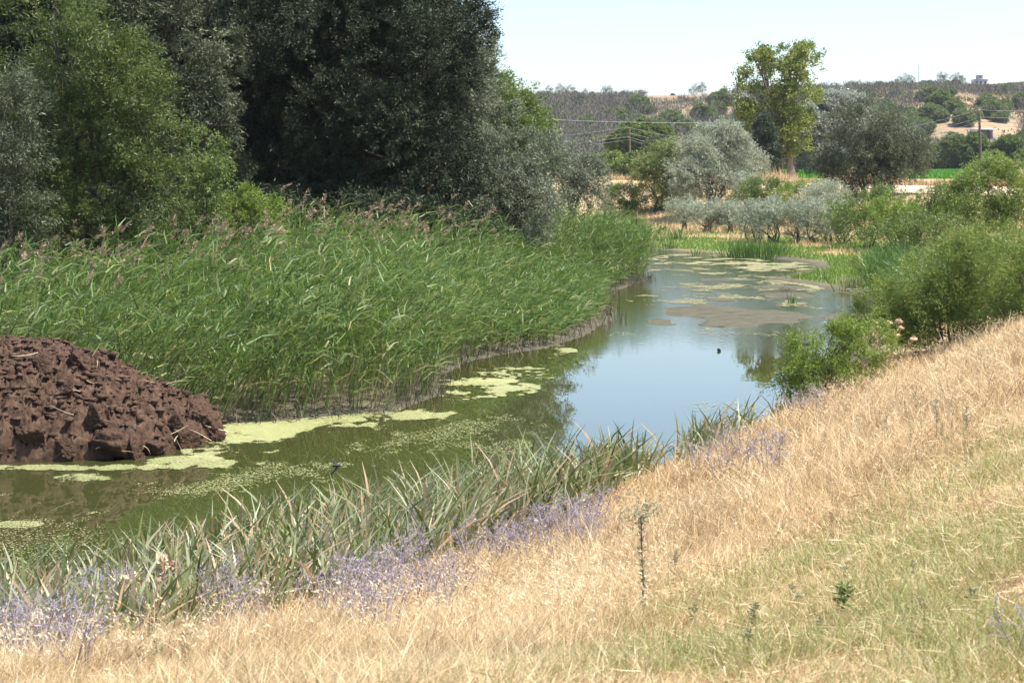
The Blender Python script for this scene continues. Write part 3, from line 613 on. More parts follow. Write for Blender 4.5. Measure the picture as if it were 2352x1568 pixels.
bd = np.stack([.1 + .35 * rng.normal(size=n), .35 * rng.normal(size=n), -.25 * rng.random(n)], 1)
o = ribbons('dry_grass', np.stack([X, Y, ground(X, Y) - .01], 1), A, bd, H, (.0034 + .0036 * rng.random(n) ** 2) * np.maximum(1, Y / 9), .5 + .27 * rng.normal(size=n) + .45 * fbm(X * 1.3, Y * 1.3, 0, 46, 4), M['dry'], rng, None, 2, .6)
tag(o, 'tan dry grass covering the near bank', 'grass', kind='stuff')
X, Y, ed, rng = near_points(60000, 122, 26)
keep = (ed > irisw(X) * .8) & near_side(X, Y) & (rng.random(len(X)) < .45 + .9 * fbm(X * 1.6, Y * 1.6, 0, 48, 3)) & (rng.random(len(X)) < sm(3.5, 9, Y)); X, Y = X[keep], Y[keep]; n = len(X); a = rng.random(n) * 6.28
o = ribbons('fallen_straw', np.stack([X, Y, ground(X, Y) + .02 + .05 * rng.random(n)], 1), unit(np.stack([np.cos(a), np.sin(a), .25 * rng.normal(size=n)], 1)), .25 * rng.normal(size=(n, 3)) * np.array([1, 1, .4]), .05 + .11 * rng.random(n), (.003 + .002 * rng.random(n)) * np.maximum(1, Y / 9), .55 + .25 * rng.normal(size=n), M['dry'], rng, None, 2, .3)
tag(o, 'fallen pale straws lying flat on the near bank', 'straw', kind='stuff')
X, Y, ed, rng = near_points(330000, 123, 26)
lw = lawnf(X, Y); gn = fbm(X * 1.3, Y * 1.3, 0, 47, 3)
keep = (ed > .6) & near_side(X, Y) & (rng.random(len(X)) < np.clip(lawng(X, Y) * .85 + .02 + .12 * (gn > .25), 0, 1))
X, Y, lw = X[keep], Y[keep], lw[keep]; n = len(X)
A = unit(np.stack([.9 * rng.normal(size=n), .9 * rng.normal(size=n), np.ones(n)], 1))
o = ribbons('green_grass', np.stack([X, Y, ground(X, Y) - .01], 1), A, .3 * rng.normal(size=(n, 3)), .05 + .09 * rng.random(n), (.0035 + .003 * rng.random(n)) * np.maximum(1, Y / 8), .5 + .25 * rng.normal(size=n), M['green_grass'], rng, None, 2, .6)
tag(o, 'short green grass in patches at the lower right', 'grass', kind='stuff')
# wild oats: pale hanging spikelets on thin stalks
X, Y, ed, rng = near_points(26000, 125, 30)
keep = (ed > .5) & near_side(X, Y) & (rng.random(len(X)) < np.clip(.05 + .28 * (fbm(X * .6, Y * .6, 0, 49, 3) + .25), 0, 1) * (1 - .97 * lawnf(X, Y)) * sm(5, 9, Y))
X, Y = X[keep], Y[keep]; n = len(X); P0 = np.stack([X, Y, ground(X, Y)], 1); H = .3 + .3 * rng.random(n)
A = unit(np.stack([.15 + .2 * rng.normal(size=n), .2 * rng.normal(size=n), np.ones(n)], 1)); bd = np.stack([.2 + .12 * rng.normal(size=n), .1 * rng.normal(size=n), -.12 + 0 * X], 1)
oat = bpy.data.objects.new('wild_oats', None); COL.objects.link(oat); tag(oat, 'pale wild oat stalks with hanging spikelets rising from the dry grass', 'wild oats', kind='stuff')
o = ribbons('stalk', P0, A, bd, H, .0025 * np.maximum(1, Y / 9), .6 + .2 * rng.normal(size=n), M['oat'], rng, oat, 3, .4); o['kind'] = 'stuff'
k = 11; s = .62 + .4 * rng.random((n, k)); Q = P0[:, None] + A[:, None] * (H[:, None] * s)[..., None] + bd[:, None] * (H[:, None] * s * s)[..., None] + .022 * rng.normal(size=(n, k, 3))
Aa = np.array([.5, 0, -.55]) + .45 * rng.normal(size=Q.shape)
o = leaf_obj('spikelet', Q.reshape(-1, 3), Aa.reshape(-1, 3), .026, (.007 * np.maximum(1, Y / 12))[:, None].repeat(k, 1).ravel(), .5 + .25 * rng.normal(size=n * k), M['oat'], oat, rng); o['kind'] = 'stuff'

# meadow, embankment and roadside grass in the middle distance
rng = R(131); n = 260000; Y = rng.uniform(50, 135, n); X = rng.uniform(-.05, .42, n) * Y
z, sd, s, xc = ground(X, Y, True); nzz = fbm(X * .35, Y * .35, 0, 41, 4)
md = sm(-.1, .25, nzz * .9 + .12 + .3 * sm(10, 4, sd)) * sm(52, 62, Y) * (1 - sm(58, 66, s))
ok = (sd > .7) & (X > xc - 4) & (rng.random(n) < md); X1, Y1, z1 = X[ok], Y[ok], z[ok]; n1 = len(X1)
o = ribbons('meadow_grass', np.stack([X1, Y1, z1 - .02], 1), unit(np.stack([.5 * rng.normal(size=n1), .5 * rng.normal(size=n1), np.ones(n1)], 1)), .3 * rng.normal(size=(n1, 3)), .10 + .16 * rng.random(n1), .03 + .02 * rng.random(n1), .5 + .25 * rng.normal(size=n1), M['meadow'], rng, None, 2, .6)
tag(o, 'bright green low grass on the flat meadow beyond the water', 'grass', kind='stuff')
ok = (sd > 1.5) & (X > xc - 6) & (rng.random(n) < (1 - md) * np.clip(.35 + sm(62, 66, s) , 0, 1)) & (np.abs(s - 80.3) > 3.0); X1, Y1, z1, s1 = X[ok], Y[ok], z[ok], s[ok]; n1 = len(X1)
o = ribbons('bank_grass', np.stack([X1, Y1, z1 - .02], 1), unit(np.stack([.4 * rng.normal(size=n1), .4 * rng.normal(size=n1), np.ones(n1)], 1)), .3 * rng.normal(size=(n1, 3)), (.15 + .3 * rng.random(n1)) * (1 - .75 * sm(68, 75, s1)), .03 + .02 * rng.random(n1), .45 + .25 * rng.normal(size=n1), M['dry'], rng, None, 2, .6)
tag(o, 'dry tan grass on the slope below the dirt road', 'grass', kind='stuff')
n = 34000; u = rng.uniform(-60, 60, n); q = 83.2 + 6 * rng.random(n) ** 1.5; X = .902 * q - .432 * u; Y = .432 * q + .902 * u + 0; X = rn[0] * q + rd[0] * (u + 90); Y = rn[1] * q + rd[1] * (u + 90)
hgt = (.4 + .9 * sm(-.1, .35, fbm(X * .12, Y * .12, 0, 91, 2)) ) * (.6 + .6 * rng.random(n))
o = ribbons('roadside_grass', np.stack([X, Y, ground(X, Y) - .02], 1), unit(np.stack([.3 * rng.normal(size=n), .3 * rng.normal(size=n), np.ones(n)], 1)), .25 * rng.normal(size=(n, 3)), hgt, .05 + .03 * rng.random(n), .5 + .25 * rng.normal(size=n), M['dry'], rng, None, 2, .6)
tag(o, 'tall straw-coloured grass lining the far side of the road', 'grass', kind='stuff')
# crop field behind the road
n = 90000; Y = rng.uniform(175, 305, n); X = rng.uniform(.1, .42, n) * Y; s = .902 * X + .432 * Y; ok = s > 92; X, Y = X[ok], Y[ok]; X = np.round(X / 1.2) * 1.2 + .12 * rng.normal(size=len(X)); n = len(X)
o = leaf_obj('crop_plants', np.stack([X, Y, ground(X, Y)], 1), np.stack([.6 * rng.normal(size=n), .6 * rng.normal(size=n), np.ones(n)], 1), .5 + .35 * rng.random(n), .22, .5 + .25 * rng.normal(size=n), M['crop'], None, rng)
tag(o, 'vivid green crop in the flat field below the hills', 'crop', kind='stuff')
# tall sedge on the right behind the feathery bushes
rng = R(137); n = 26000; Y = rng.uniform(42, 66, n); X = rng.uniform(.225, .37, n) * Y; cl = fbm(X * .3, Y * .3, 0, 95, 3); ok = (sdist(X, Y) > .8) & (cl > -.25); X, Y = X[ok], Y[ok]; n = len(X)
o = ribbons('sedge', np.stack([X, Y, ground(X, Y)], 1), unit(np.stack([.05 + .25 * rng.normal(size=n), .25 * rng.normal(size=n), np.ones(n)], 1)), np.stack([.25 * rng.normal(size=n), .2 * rng.normal(size=n), -.35 * rng.random(n)], 1), 1.0 + .7 * rng.random(n), .03 + .02 * rng.random(n), .5 + .25 * rng.normal(size=n), M['sedge'], rng, None, 3, .6)
tag(o, 'tall dark green sedge behind the feathery bushes', 'sedge', kind='stuff')

# separate water-plant clumps
def clump(px, py, n, h, r, label, mat='sedge', seed=0, wdt=.035, name='sedge_clump'):
    p = G(px, py, water=True); p[2] = max(p[2], -.02); rng = R(seed + 500)
    root = empty(name, p, label, 'water plant', 'clumps standing in the shallows')
    q = rng.normal(size=(n, 2)) * r * .5; Pn = np.column_stack([q[:, 0], q[:, 1] * .7, 0 * q[:, 0] - .03])
    A = unit(np.column_stack([q[:, 0] / r * .25 + .12 * rng.normal(size=n), .15 * rng.normal(size=n), np.ones(n)]))
    ribbons('leaf_tuft', Pn, A, np.column_stack([.2 * rng.normal(size=(n, 2)), -.2 * rng.random(n)]), h * (.6 + .45 * rng.random(n)), wdt, .5 + .25 * rng.normal(size=n), M[mat], rng, root, 3, .6)
    return root
for i, a in enumerate([(1740,592,260,1.25,1.5,'widest dark green sedge clump at the meadow front'), (1700,592,120,1.2,.9,'sedge clump touching the left side of the widest clump'), (1787,585,90,.9,.8,'short sedge clump touching the right side of the widest clump'),
        (1553,552,130,1.1,1.0,'sedge clump near the reed tip on green mud'), (1537,572,40,.8,.5,'thin sedge clump below the one near the reed tip'), (1500,540,50,1.0,.8,'bluish sedge clump right behind the reed tip'),
        (1957,668,120,.75,.55,'left of two grey-green iris clumps on the mud spit'), (2018,665,130,.75,.55,'right of two grey-green iris clumps on the mud spit'), (1595,590,16,.7,.3,'few upright stalks in the algae by the mud edge'),
        (1820,698,14,.5,.25,'lone tuft on the small mud island'), (1893,643,12,.5,.2,'tiny tuft in the yellow algae near the bank'), (2055,600,70,1.1,.7,'sedge clump at the bright grass edge beside the thicket')]):
    clump(*a, seed=i, mat='iris' if 'iris' in a[5] else 'sedge')

# ------------------------------------------------------------------ mud mound and clods
def clod_mesh(seed, r=1.0, res=14):
    rng = R(seed); th, ph = np.meshgrid(np.linspace(0, math.pi, res), np.linspace(0, 2 * math.pi, 2 * res, endpoint=False), indexing='ij')
    d = np.stack([np.sin(th) * np.cos(ph), np.sin(th) * np.sin(ph), np.cos(th)], -1).reshape(-1, 3)
    pl = unit(rng.normal(size=(7, 3))); k = np.max(d @ pl.T, 1); rad = .68 / np.maximum(k, .3); rad = np.clip(rad, .5, 1.45)
    rad = rad * (1 + .30 * fbm(d[:, 0] * 4, d[:, 1] * 4, d[:, 2] * 4 + seed, seed, 4))
    i, j = np.meshgrid(np.arange(res - 1), np.arange(2 * res), indexing='ij'); j2 = (j + 1) % (2 * res); w_ = 2 * res
    return d * rad[:, None] * r * np.array([1.15, .9, .75]), np.stack([i*w_+j, (i+1)*w_+j, (i+1)*w_+j2, i*w_+j2], -1).reshape(-1, 4)
MC, MR = np.array([-9.9, 25.3]), np.array([5.2, 2.55])
def mound_h(X, Y):
    wob = .10 * fbm(X * .9, Y * .9, 0, 80, 3)
    r = np.hypot((X - MC[0]) / MR[0], (Y - MC[1]) / MR[1]) + wob
    return 1.66 * np.clip(1 - np.clip(r, 0, 1) ** 2.3, 0, 1) ** .72
gx, gy = np.meshgrid(np.arange(-13.2, -3.5, .016), np.arange(22.3, 26.4, .016), indexing='ij')
hz = mound_h(gx, gy); mk = sm(0, .25, hz)
def facets(X, Y, cs, seed, tilt, jump):
    """height of broken clods: every cell of a jittered mosaic has its own level and slant"""
    ci, cj = np.floor(X / cs).astype(int), np.floor(Y / cs).astype(int); best = np.full(X.shape, 9e9); out = np.zeros(X.shape)
    for di in (-1, 0, 1):
        for dj in (-1, 0, 1):
            i, j = ci + di, cj + dj; z0 = 0 * i; sx_, sy_ = (i + _h(i, j, z0, seed)) * cs, (j + _h(i, j, z0, seed + 1)) * cs
            dx, dy = X - sx_, Y - sy_; d = dx * dx + dy * dy; m_ = d < best; best = np.where(m_, d, best)
            hgt = jump * _h(i, j, z0, seed + 2) + tilt * (dx * (_h(i, j, z0, seed + 3) - .5) + dy * (_h(i, j, z0, seed + 4) - .35)) - .35 * d / cs
            out = np.where(m_, hgt, out)
    return out
wx = gx + .10 * fbm(gx * 3, gy * 3, 0, 94, 3); wy = gy + .10 * fbm(gx * 3, gy * 3, 0, 95, 3)
gate = sm(-.15, .25, fbm(gx * .8, gy * .8, 0, 96, 2))
bil = fbm(gx * .8, gy * .8, 0, 83, 3) * .22 + facets(wx, wy, .40, 901, .7, .11) * gate + facets(wx, wy, .16, 911, .8, .075) + facets(wx, wy, .07, 921, 1.5, .06) + facets(wx, wy, .036, 931, 1.5, .032) + .06 * fbm(gx * 22, gy * 22, 0, 86, 3) - .10
hz = hz + bil * mk - .12 * (1 - mk)
ox = .05 * noise3(gx * 3, gy * 3, hz * 3, 87) * mk; oy = -.05 * np.abs(noise3(gx * 4, gy * 4, hz * 4, 88)) * mk
g = Geo(); n0, n1 = gx.shape; ii = np.arange(n0 * n1).reshape(n0, n1)
Fm = np.stack([ii[:-1, :-1], ii[1:, :-1], ii[1:, 1:], ii[:-1, 1:]], -1).reshape(-1, 4); kp = (hz[:-1, :-1] > -.11).ravel()
g.add(np.stack([gx + ox, gy + oy, hz], -1), Fm[kp])
rng = R(141); cm = [clod_mesh(s_, 1, 7) for s_ in range(6)]
for k in range(15000):
    x, y = rng.uniform(-13.1, -3.7), rng.uniform(22.5, 26.5); h = float(mound_h(np.array(x), np.array(y)))
    if h < .04 and rng.random() < .8: continue
    if h <= 0.0: continue
    r = .008 + .07 * rng.random() ** 5; V, F = cm[k % 6]; a = rng.random() * 6.28; ca, sa = math.cos(a), math.sin(a)
    V = V @ np.array([[ca, sa, 0], [-sa, ca, 0], [0, 0, .75]]); i = min(int((x + 13.2) / .016), hz.shape[0] - 1); j = min(int((y - 22.3) / .016), hz.shape[1] - 1)
    g.add(V * r + np.array([x, y, hz[i, j] + r * .3]), F)
o = g.build('mud_mound', M['mud'], None, False); tag(o, 'heap of freshly dug dark brown mud at the far waterline', 'mud heap')
cl_src = []
for s_ in range(5):
    V, F = clod_mesh(20 + s_, 1, 40); V = V * (1 + .16 * fbm(V[:, 0] * 7, V[:, 1] * 7, V[:, 2] * 7, s_, 4))[:, None]; cl_src.append((V, F))
big = [(262,1040,.27,'largest mud clod, a dark block overhanging the water at the heap foot'), (308,1052,.17,'square mud clod leaning on the right of the largest one'), (455,968,.24,'upright slab of mud at the right shoulder of the heap'),
       (485,1005,.15,'rounded mud clod at the right tip of the heap'), (420,1020,.2,'angular mud clod near the right foot of the heap'), (350,1040,.16,'mud clod between the square one and the right foot'),
       (215,980,.2,'ragged mud clod above the largest one'), (180,840,.22,'dark clod on the crest of the heap'), (95,845,.2,'overhanging clod near the top left of the heap'), (150,905,.16,'small clod in the middle of the heap'),
       (60,1010,.2,'flat clod low on the left of the heap'), (400,985,.13,'clod stuck in the right flank of the heap'), (150,1045,.15,'clod with a grass tuft beside it at the water')]
for i, (px, py, r, lb) in enumerate(big):
    D_ = np.linspace(22.4, 26, 200); x_ = (px - CXP) / FPX * D_; h_ = mound_h(x_, D_); y_ = HZ + FPX * (EYE - h_) / D_
    k = np.where(y_ <= py)[0]; k = k[0] if len(k) else 0
    V, F = cl_src[i % 5]; o = build('mud_clod', V, F, M['mud']); o.location = (x_[k], D_[k], h_[k] + r * .35); o.scale = (r, r, r); o.rotation_euler = (i * .7, i * 1.3, i * 2.1)
    tag(o, lb, 'mud clod', 'large clods on the mud heap')
rng = R(143); n = 90; X = rng.uniform(-13, -4.3, n); Y = rng.uniform(22.9, 25.5, n); a = rng.random(n) * 6.28
o = ribbons('straw_litter', np.stack([X, Y, mound_h(X, Y) + .16], 1), np.stack([np.cos(a), .3 * np.sin(a), .35 * rng.normal(size=n)], 1), .2 * rng.normal(size=(n, 3)), .15 + .35 * rng.random(n), .012, .7 + .2 * rng.normal(size=n), M['dry'], rng, None, 3, .4)
tag(o, 'pale broken straws scattered over the mud heap', 'straw', kind='stuff')

# ------------------------------------------------------------------ duckweed and algae on the water
def flecks(name, ells, mat, label, seed, dens, r0, thr):
    rng = R(seed); Ps = []; Rs = []
    for (px, py, hx, hy, dn) in ells:
        x0, y0 = px2w(px, py); xa, ya = px2w(px, py + hy); _, yb = px2w(px, py - hy); rx = hx / FPX * y0; ry = (yb - ya) / 2; y0 = (ya + yb) / 2
        n = int(4 * rx * ry * dens * dn); x = rng.uniform(-1, 1, n); y = rng.uniform(-1, 1, n)
        X = x0 + x * rx; Y = y0 + y * ry; q = np.hypot(x, y)
        v = fbm(X * 1.3, Y * .9, 0, seed, 6) * 2.6 + .75 * (1 - q * q * 1.1) + .9 * noise3(X * 5, Y * 3.2, 0, seed + 9) * sm(.2, .9, q) + .5 * noise3(X * 12, Y * 7, 0, seed + 10) + .16 * rng.normal(size=n) - .25 * (dn < .3)
        ok = (q < 1.05) & (v > thr) & (sdist(X, Y) < .3); Ps.append(np.stack([X[ok], Y[ok]], 1)); Rs.append(np.full(ok.sum(), r0 * y0 / 25))
    P = np.concatenate(Ps); r = np.concatenate(Rs); n = len(P); k = 6; a = np.arange(k) * 2 * math.pi / k
    rr = r[:, None] * (.5 + .9 * rng.random((n, k))); V = np.empty((n, k, 3), np.float32)
    V[..., 0] = P[:, :1] + rr * np.cos(a) * 1.3; V[..., 1] = P[:, 1:] + rr * np.sin(a); V[..., 2] = (.004 + .008 * rng.random(n))[:, None]
    o = build(name, V.reshape(-1, 3), np.arange(n * k).reshape(n, k), M[mat], None, {'tint': np.repeat(np.clip(.5 + .25 * rng.normal(size=n) + .3 * fbm(P[:, 0] * .8, P[:, 1] * .5, 0, seed + 3, 3), 0, 1), k)})
    tag(o, label, 'duckweed', kind='stuff')
flecks('duckweed', [(560,1010,130,48,1.2), (620,985,150,30,1.2), (720,972,160,16,1), (260,1074,320,7,1), (200,1098,90,10,.8), (575,1000,90,38,1.3), (470,1062,140,16,1), (880,955,170,16,.8), (1110,890,130,24,1.2), (1190,862,110,20,1.2), (1050,905,70,14,1.2), (1285,805,40,12,.6),
                    (60,1370,140,40,.7), (100,1400,200,18,.8), (40,1205,60,8,.6), (250,1178,110,8,.6), (600,1090,300,50,.10), (300,1200,420,130,.05), (1000,1000,260,60,.06), (1035,1068,40,6,.8)],
       'duck', 'pale yellow-green duckweed floating by the mud heap and reed foot', 151, 8000, .0105, .42)
flecks('algae_film', [(1620,600,150,16,1), (1750,612,170,12,1), (1600,625,110,8,.7), (1860,655,110,14,1), (1780,640,120,8,.7), (1900,665,80,10,.8), (1560,690,120,14,.35), (1700,680,140,10,.35), (1840,700,60,10,.5), (1640,660,150,10,.4), (1600,770,200,22,.08), (1640,935,120,12,.15)],
       'algae', 'thin yellowish algae film on the far shallow water', 153, 900, .014, .84)

# ------------------------------------------------------------------ small things on the near bank
def make_eryngium(seed, label):
    rng = R(seed); root = empty('sea_holly', (0, 0, 0), label, 'wildflower'); g = Geo(); P = []; A = []
    for k in range(4):
        b0 = np.array([rng.normal() * .03, rng.normal() * .03, -.01]); tp = np.array([rng.normal() * .09, rng.normal() * .09, .24 + .12 * rng.random()])
        S_ = bez(b0, tp, rng.normal(size=3) * .015, 6); g.tube(S_, np.linspace(.005, .003, 6), 4)
        for j in range(6):
            i = rng.integers(2, 6); e = S_[i] + np.array([rng.normal() * .06, rng.normal() * .06, .03 + .06 * rng.random()]); g.tube(bez(S_[i], e, [0, 0, .008], 3), .0015, 3)
            m_ = 6; P.append(np.repeat(e[None], m_, 0)); A.append(rng.normal(size=(m_, 3)) + np.array([0, 0, .35]))
            m_ = 3; P.append(S_[i] + (e - S_[i]) * rng.random((m_, 1))); A.append(rng.normal(size=(m_, 3)))
    P = np.concatenate(P); n = len(P)
    ob = g.build('stem', stem_m, root)
    leaf_obj('blossoms', P, np.concatenate(A), .013 + .011 * rng.random(n), .0050, .5 + .25 * rng.normal(size=n), M['eryngium'], root, rng)
    return root
stem_m = plain_mat('eryngium_stem', (.24,.19,.20), (.40,.34,.32), 20, .7)
ery = [make_eryngium(160 + i, '') for i in range(5)]
used = [False] * 5; rng = R(171); cnt = 0
patches = [(95,1510,110,50,22,'lavender sea holly in the dense patch at the bottom left corner'), (290,1450,110,40,15,'lavender sea holly beside the left end of the iris belt'), (545,1425,60,35,12,'lavender sea holly between the iris belt and the bare grass'),
           (820,1385,100,50,13,'lavender sea holly directly below the middle of the iris belt'), (850,1430,130,50,13,'short lavender sea holly in the open grass left of the tall thistle'), (1015,1345,110,80,18,'tall lavender sea holly halfway between the iris belt and the tall thistle'), (1205,1265,60,60,16,'lavender sea holly crowding the foot of the dark iris clump'),
           (1310,1245,80,30,16,'lavender sea holly right of the dark iris clump'), (1690,1085,110,30,13,'pale sea holly where the grass meets the sky reflection'), (1850,960,40,18,4,'faint sea holly near the small light green bush'), (2335,1500,12,10,1,'single grey-blue sea holly at the right edge of the lawn')]
for (px, py, hx, hy, n, lb) in patches:
    for k in range(n):
        p = G(px + hx * rng.uniform(-1, 1), py + hy * rng.uniform(-1, 1)); v = int(rng.integers(0, 5)); sc = (.95 + .5 * rng.random()) * (.55 if px > 2300 else 1); gl = 'sea holly ' + lb.split('sea holly ')[1]
        if not used[v]:
            o = ery[v]; used[v] = True; o.location = p; o.scale = (sc,) * 3; o["label"] = lb; o["group"] = gl
        else: copy_thing(ery[v], p, rng.random() * 6.28, sc, lb, gl)
def weed(px, py, h, label, name='thistle', mat='thistle', seed=1, spread=.05, n=90, stemmat='wood', leafL=.05, lean=0, base=None, up=.5, topheavy=False, group=None, thick=1.0):
    rng = R(seed); p = G(px, py) if base is None else base; root = empty(name, p, label, 'weed', group); g = Geo()
    S_ = bez((0, 0, -.02), (lean, 0, h), (0, rng.normal() * .02, 0), 7, .004, rng); g.tube(S_, np.linspace(.006, .003, 7) * thick, 5)
    t = rng.random(n) ** (.35 if topheavy else .8); Pn = np.stack([np.interp(t, np.linspace(0, 1, 7), S_[:, k]) for k in range(3)], 1) + rng.normal(size=(n, 3)) * .004
    A = rng.normal(size=(n, 3)) * np.array([1, 1, .4]) + np.array([0, 0, up])
    g.build('stem', M[stemmat], root); leaf_obj('leaves', Pn, A, leafL * (.5 + .7 * rng.random(n)), leafL * .22, .5 + .25 * rng.normal(size=n), M[mat], root, rng); return root
t_ = weed(1478, 1400, .40, 'tall spiny thistle stalk standing alone in the open dry grass', seed=201, n=230, leafL=.028, lean=-.01)
t_.scale = (1.4, 1.4, 1.4)
rng = R(203)
g = Geo(); P = rng.normal(size=(260, 3)) * np.array([.03, .03, .028]) + np.array([-.005, 0, .40]); P[::3] += np.array([.045, 0, .03]); P[1::3] += np.array([-.04, 0, .0])
leaf_obj('blossoms', P, rng.normal(size=P.shape) + np.array([0, 0, .6]), .022, .006, .5 + .25 * rng.normal(size=len(P)), M['thistle'], t_, rng)
for i, (px, py, h, lb) in enumerate([(2035,1020,.3,'grey-green weed on the upper bank slope right of the big grass tuft'), (2150,1010,.34,'tall thin weed high on the bank below the feathery bush'), (2220,1000,.26,'short dark weed near the bank crest'),
      (1970,1000,.24,'small leafy weed on the slope above the sea holly'), (1790,1110,.4,'dark upright stalk between the water and the dry slope'), (1940,1420,.14,'low green rosette weed in the lawn'), (370,1540,.12,'small green weed at the bottom edge, left of centre'),
      (450,1500,.14,'small dark weed in the dry grass below the sea holly'), (525,1545,.12,'tiny weed at the bottom edge nearest the centre left'), (1550,1330,.2,'thin green weed right of the tall thistle'), (1730,1450,.12,'small weed in the middle of the lawn')]):
    weed(px, py, h, lb, 'weed', 'leaf_mid' if i in (5, 6, 8) else 'thistle', 210 + i, n=90, thick=.5, leafL=.04 if i != 5 else .06, group='small weeds in the dry grass')
rng = R(229); areas = [(60, 480, 1490, 1560, 16, 'small grey-green weed in the dry grass along the bottom left edge'), (1880, 2250, 930, 1050, 16, 'small dull weed high on the dry slope'), (1500, 2300, 1250, 1540, 14, 'small green weed scattered in the grazed turf'), (1150, 1500, 1120, 1240, 8, 'grey weed stalk among the sea holly by the iris belt')]
for (xa, xb, ya, yb_, n, lb) in areas:
    src = [weed(0, 0, [.13, .2, .07, .26][areas.index((xa, xb, ya, yb_, n, lb))] * (.8 + .4 * k), lb, 'weed', 'thistle', 260 + k + int(xa), n=70, leafL=.032, stemmat='deadstalk', thick=.35, base=(0, 0, 0), group=lb + 's') for k in range(3)]
    for k in range(n):
        p = G(rng.uniform(xa, xb), rng.uniform(ya, yb_))
        if k < 3: src[k].location = p
        else: copy_thing(src[k % 3], p, rng.random() * 6.28, .7 + .6 * rng.random())
# dry thistles with pale round heads by the right bush
rng = R(231); root = empty('dry_thistle', G(2030, 872), 'dry brown thistle with pale round heads beside the feathery bush', 'weed', sc=1.3); g = Geo(); hd = Geo()
for k in range(9):
    x = rng.normal() * .10; tp = np.array([x * 2.2 + .03, rng.normal() * .1, .55 + .35 * rng.random()]); S_ = bez((x * .5, 0, 0), tp, (0, 0, .05), 6); g.tube(S_, .006, 5)
    V, F = clod_mesh(k + 60, .034, 7); hd = Geo(); hd.add(V * np.array([1.2, 1.2, 1.0]) + tp, F)
    hd.slivers(np.repeat(tp[None], 40, 0), rng.normal(size=(40, 3)) + np.array([0, 0, .8]), .055, .012, rng); hd.build('flower_head', M['drystalk'], root)
    g.slivers(S_[rng.integers(0, 5, 14)], rng.normal(size=(14, 3)) + np.array([0, 0, .3]), .09, .02, rng)
g.build('stem', M['deadstalk'], root)
# dead curled stalks at the left iris end
rng = R(233); root = empty('dead_dock', G(390, 1425), 'broken orange-brown dead stalk leaning across the left iris leaves', 'weed'); g = Geo()
g.tube(bez((.08, 0, 0), (-.06, .02, .48), (-.05, 0, .05), 8), np.linspace(.008, .004, 8), 5); g.tube(bez((.0, 0, .0), (-.3, .0, .36), (.02, 0, .06), 8), np.linspace(.006, .003, 8), 5); g.tube(bez((.03, 0, .2), (.24, 0, .32), (0, 0, .02), 6), .004, 5)
cu = Geo()
for c_ in [(-.06, .02, .48), (-.02, .02, .47), (-.3, 0, .34), (-.24, 0, .28), (-.4, 0, .06), (-.07, .0, .36)]:
    cu.slivers(np.repeat(np.array([c_]), 16, 0) + rng.normal(size=(16, 3)) * .02, rng.normal(size=(16, 3)), .08, .04, rng)
g.build('stem', M['deadstalk'], root); cu.build('curled_leaves', M['drystalk'], root)
# stones in the lawn
for px, py, r, lb in [(1368, 1508, .055, 'larger pale stone in the short grass at the bottom'), (1402, 1516, .032, 'smaller pale stone right of the larger one')]:
    V, F = clod_mesh(int(px), 1, 14); p = G(px, py); o = build('stone', V * r * np.array([1.2, .9, .7]), F, M['stone'], smooth=True); o.location = p + np.array([0, 0, r * .3]); tag(o, lb, 'stone', 'pale stones in the lawn')
for px, py, r, lb in [(1320, 1555, .07, 'reddish bare clod at the bottom edge beside the stones'), (1545, 1520, .035, 'small reddish clod in the lawn right of the stones'), (1700,1308,.03,'dark red-brown clod in the dry grass right of the thistle')]:
    V, F = clod_mesh(int(px), 1, 14); p = G(px, py); o = build('earth_clod', V * r * np.array([1.6, 1, .4]), F, M['mud'], smooth=True); o.location = p + np.array([0, 0, .01]); tag(o, lb, 'earth clod', 'bare clods in the lawn')
# driftwood on the meadow, sticks on the spit, dark object in the shallows
p = G(1845, 556); root = empty('driftwood_log', p, 'pale forked driftwood log lying on the meadow before the grey shrubs', 'log'); g = Geo(); rng = R(241)
g.tube(bez((-1.2, 0, .55), (.9, .1, .15), (0, 0, -.1), 8, .03, rng), np.linspace(.05, .12, 8), 7); g.tube(bez((.3, 0, .22), (.9, -.1, .55), (0, 0, 0), 5), np.linspace(.08, .03, 5), 6); g.tube(bez((.2, 0, .22), (.75, -.2, .0), (0, 0, 0), 5), np.linspace(.07, .04, 5), 6); g.tube(bez((-.6, 0, .4), (-.4, -.2, .0), (0, 0, 0), 5), .04, 6)
g.build('wood', M['drift'], root, True)
p = G(2000, 672, water=True); root = empty('stick_pile', p, 'little heap of bleached sticks on the mud spit by the iris clumps', 'sticks'); g = Geo()
for k in range(26):
    a = rng.normal() * .7; c_ = np.array([rng.normal() * .32, rng.normal() * .2, .04 + .1 * rng.random()]); d = np.array([math.cos(a), .5 * math.sin(a), .12 * rng.normal()]) * .25; g.tube([c_ - d, c_, c_ + d], .018, 5)
g.build('sticks', M['drift'], root)
p = px2w(1842, 790); V, F = clod_mesh(77, .13, 12); o = build('dark_stump', V * np.array([1.3, .8, .6]), F, M['dark'], smooth=True); o.location = (p[0], p[1], .02); tag(o, 'black stump half sunk in the shallows left of the small bush', 'stump')
p = px2w(1651, 806); V, F = clod_mesh(78, .045, 10); o = build('floating_stub', V * np.array([.7, .7, 1.3]), F, M['dark'], smooth=True); o.location = (p[0], p[1], .03); tag(o, 'tiny dark stub poking out of the open water', 'stub')
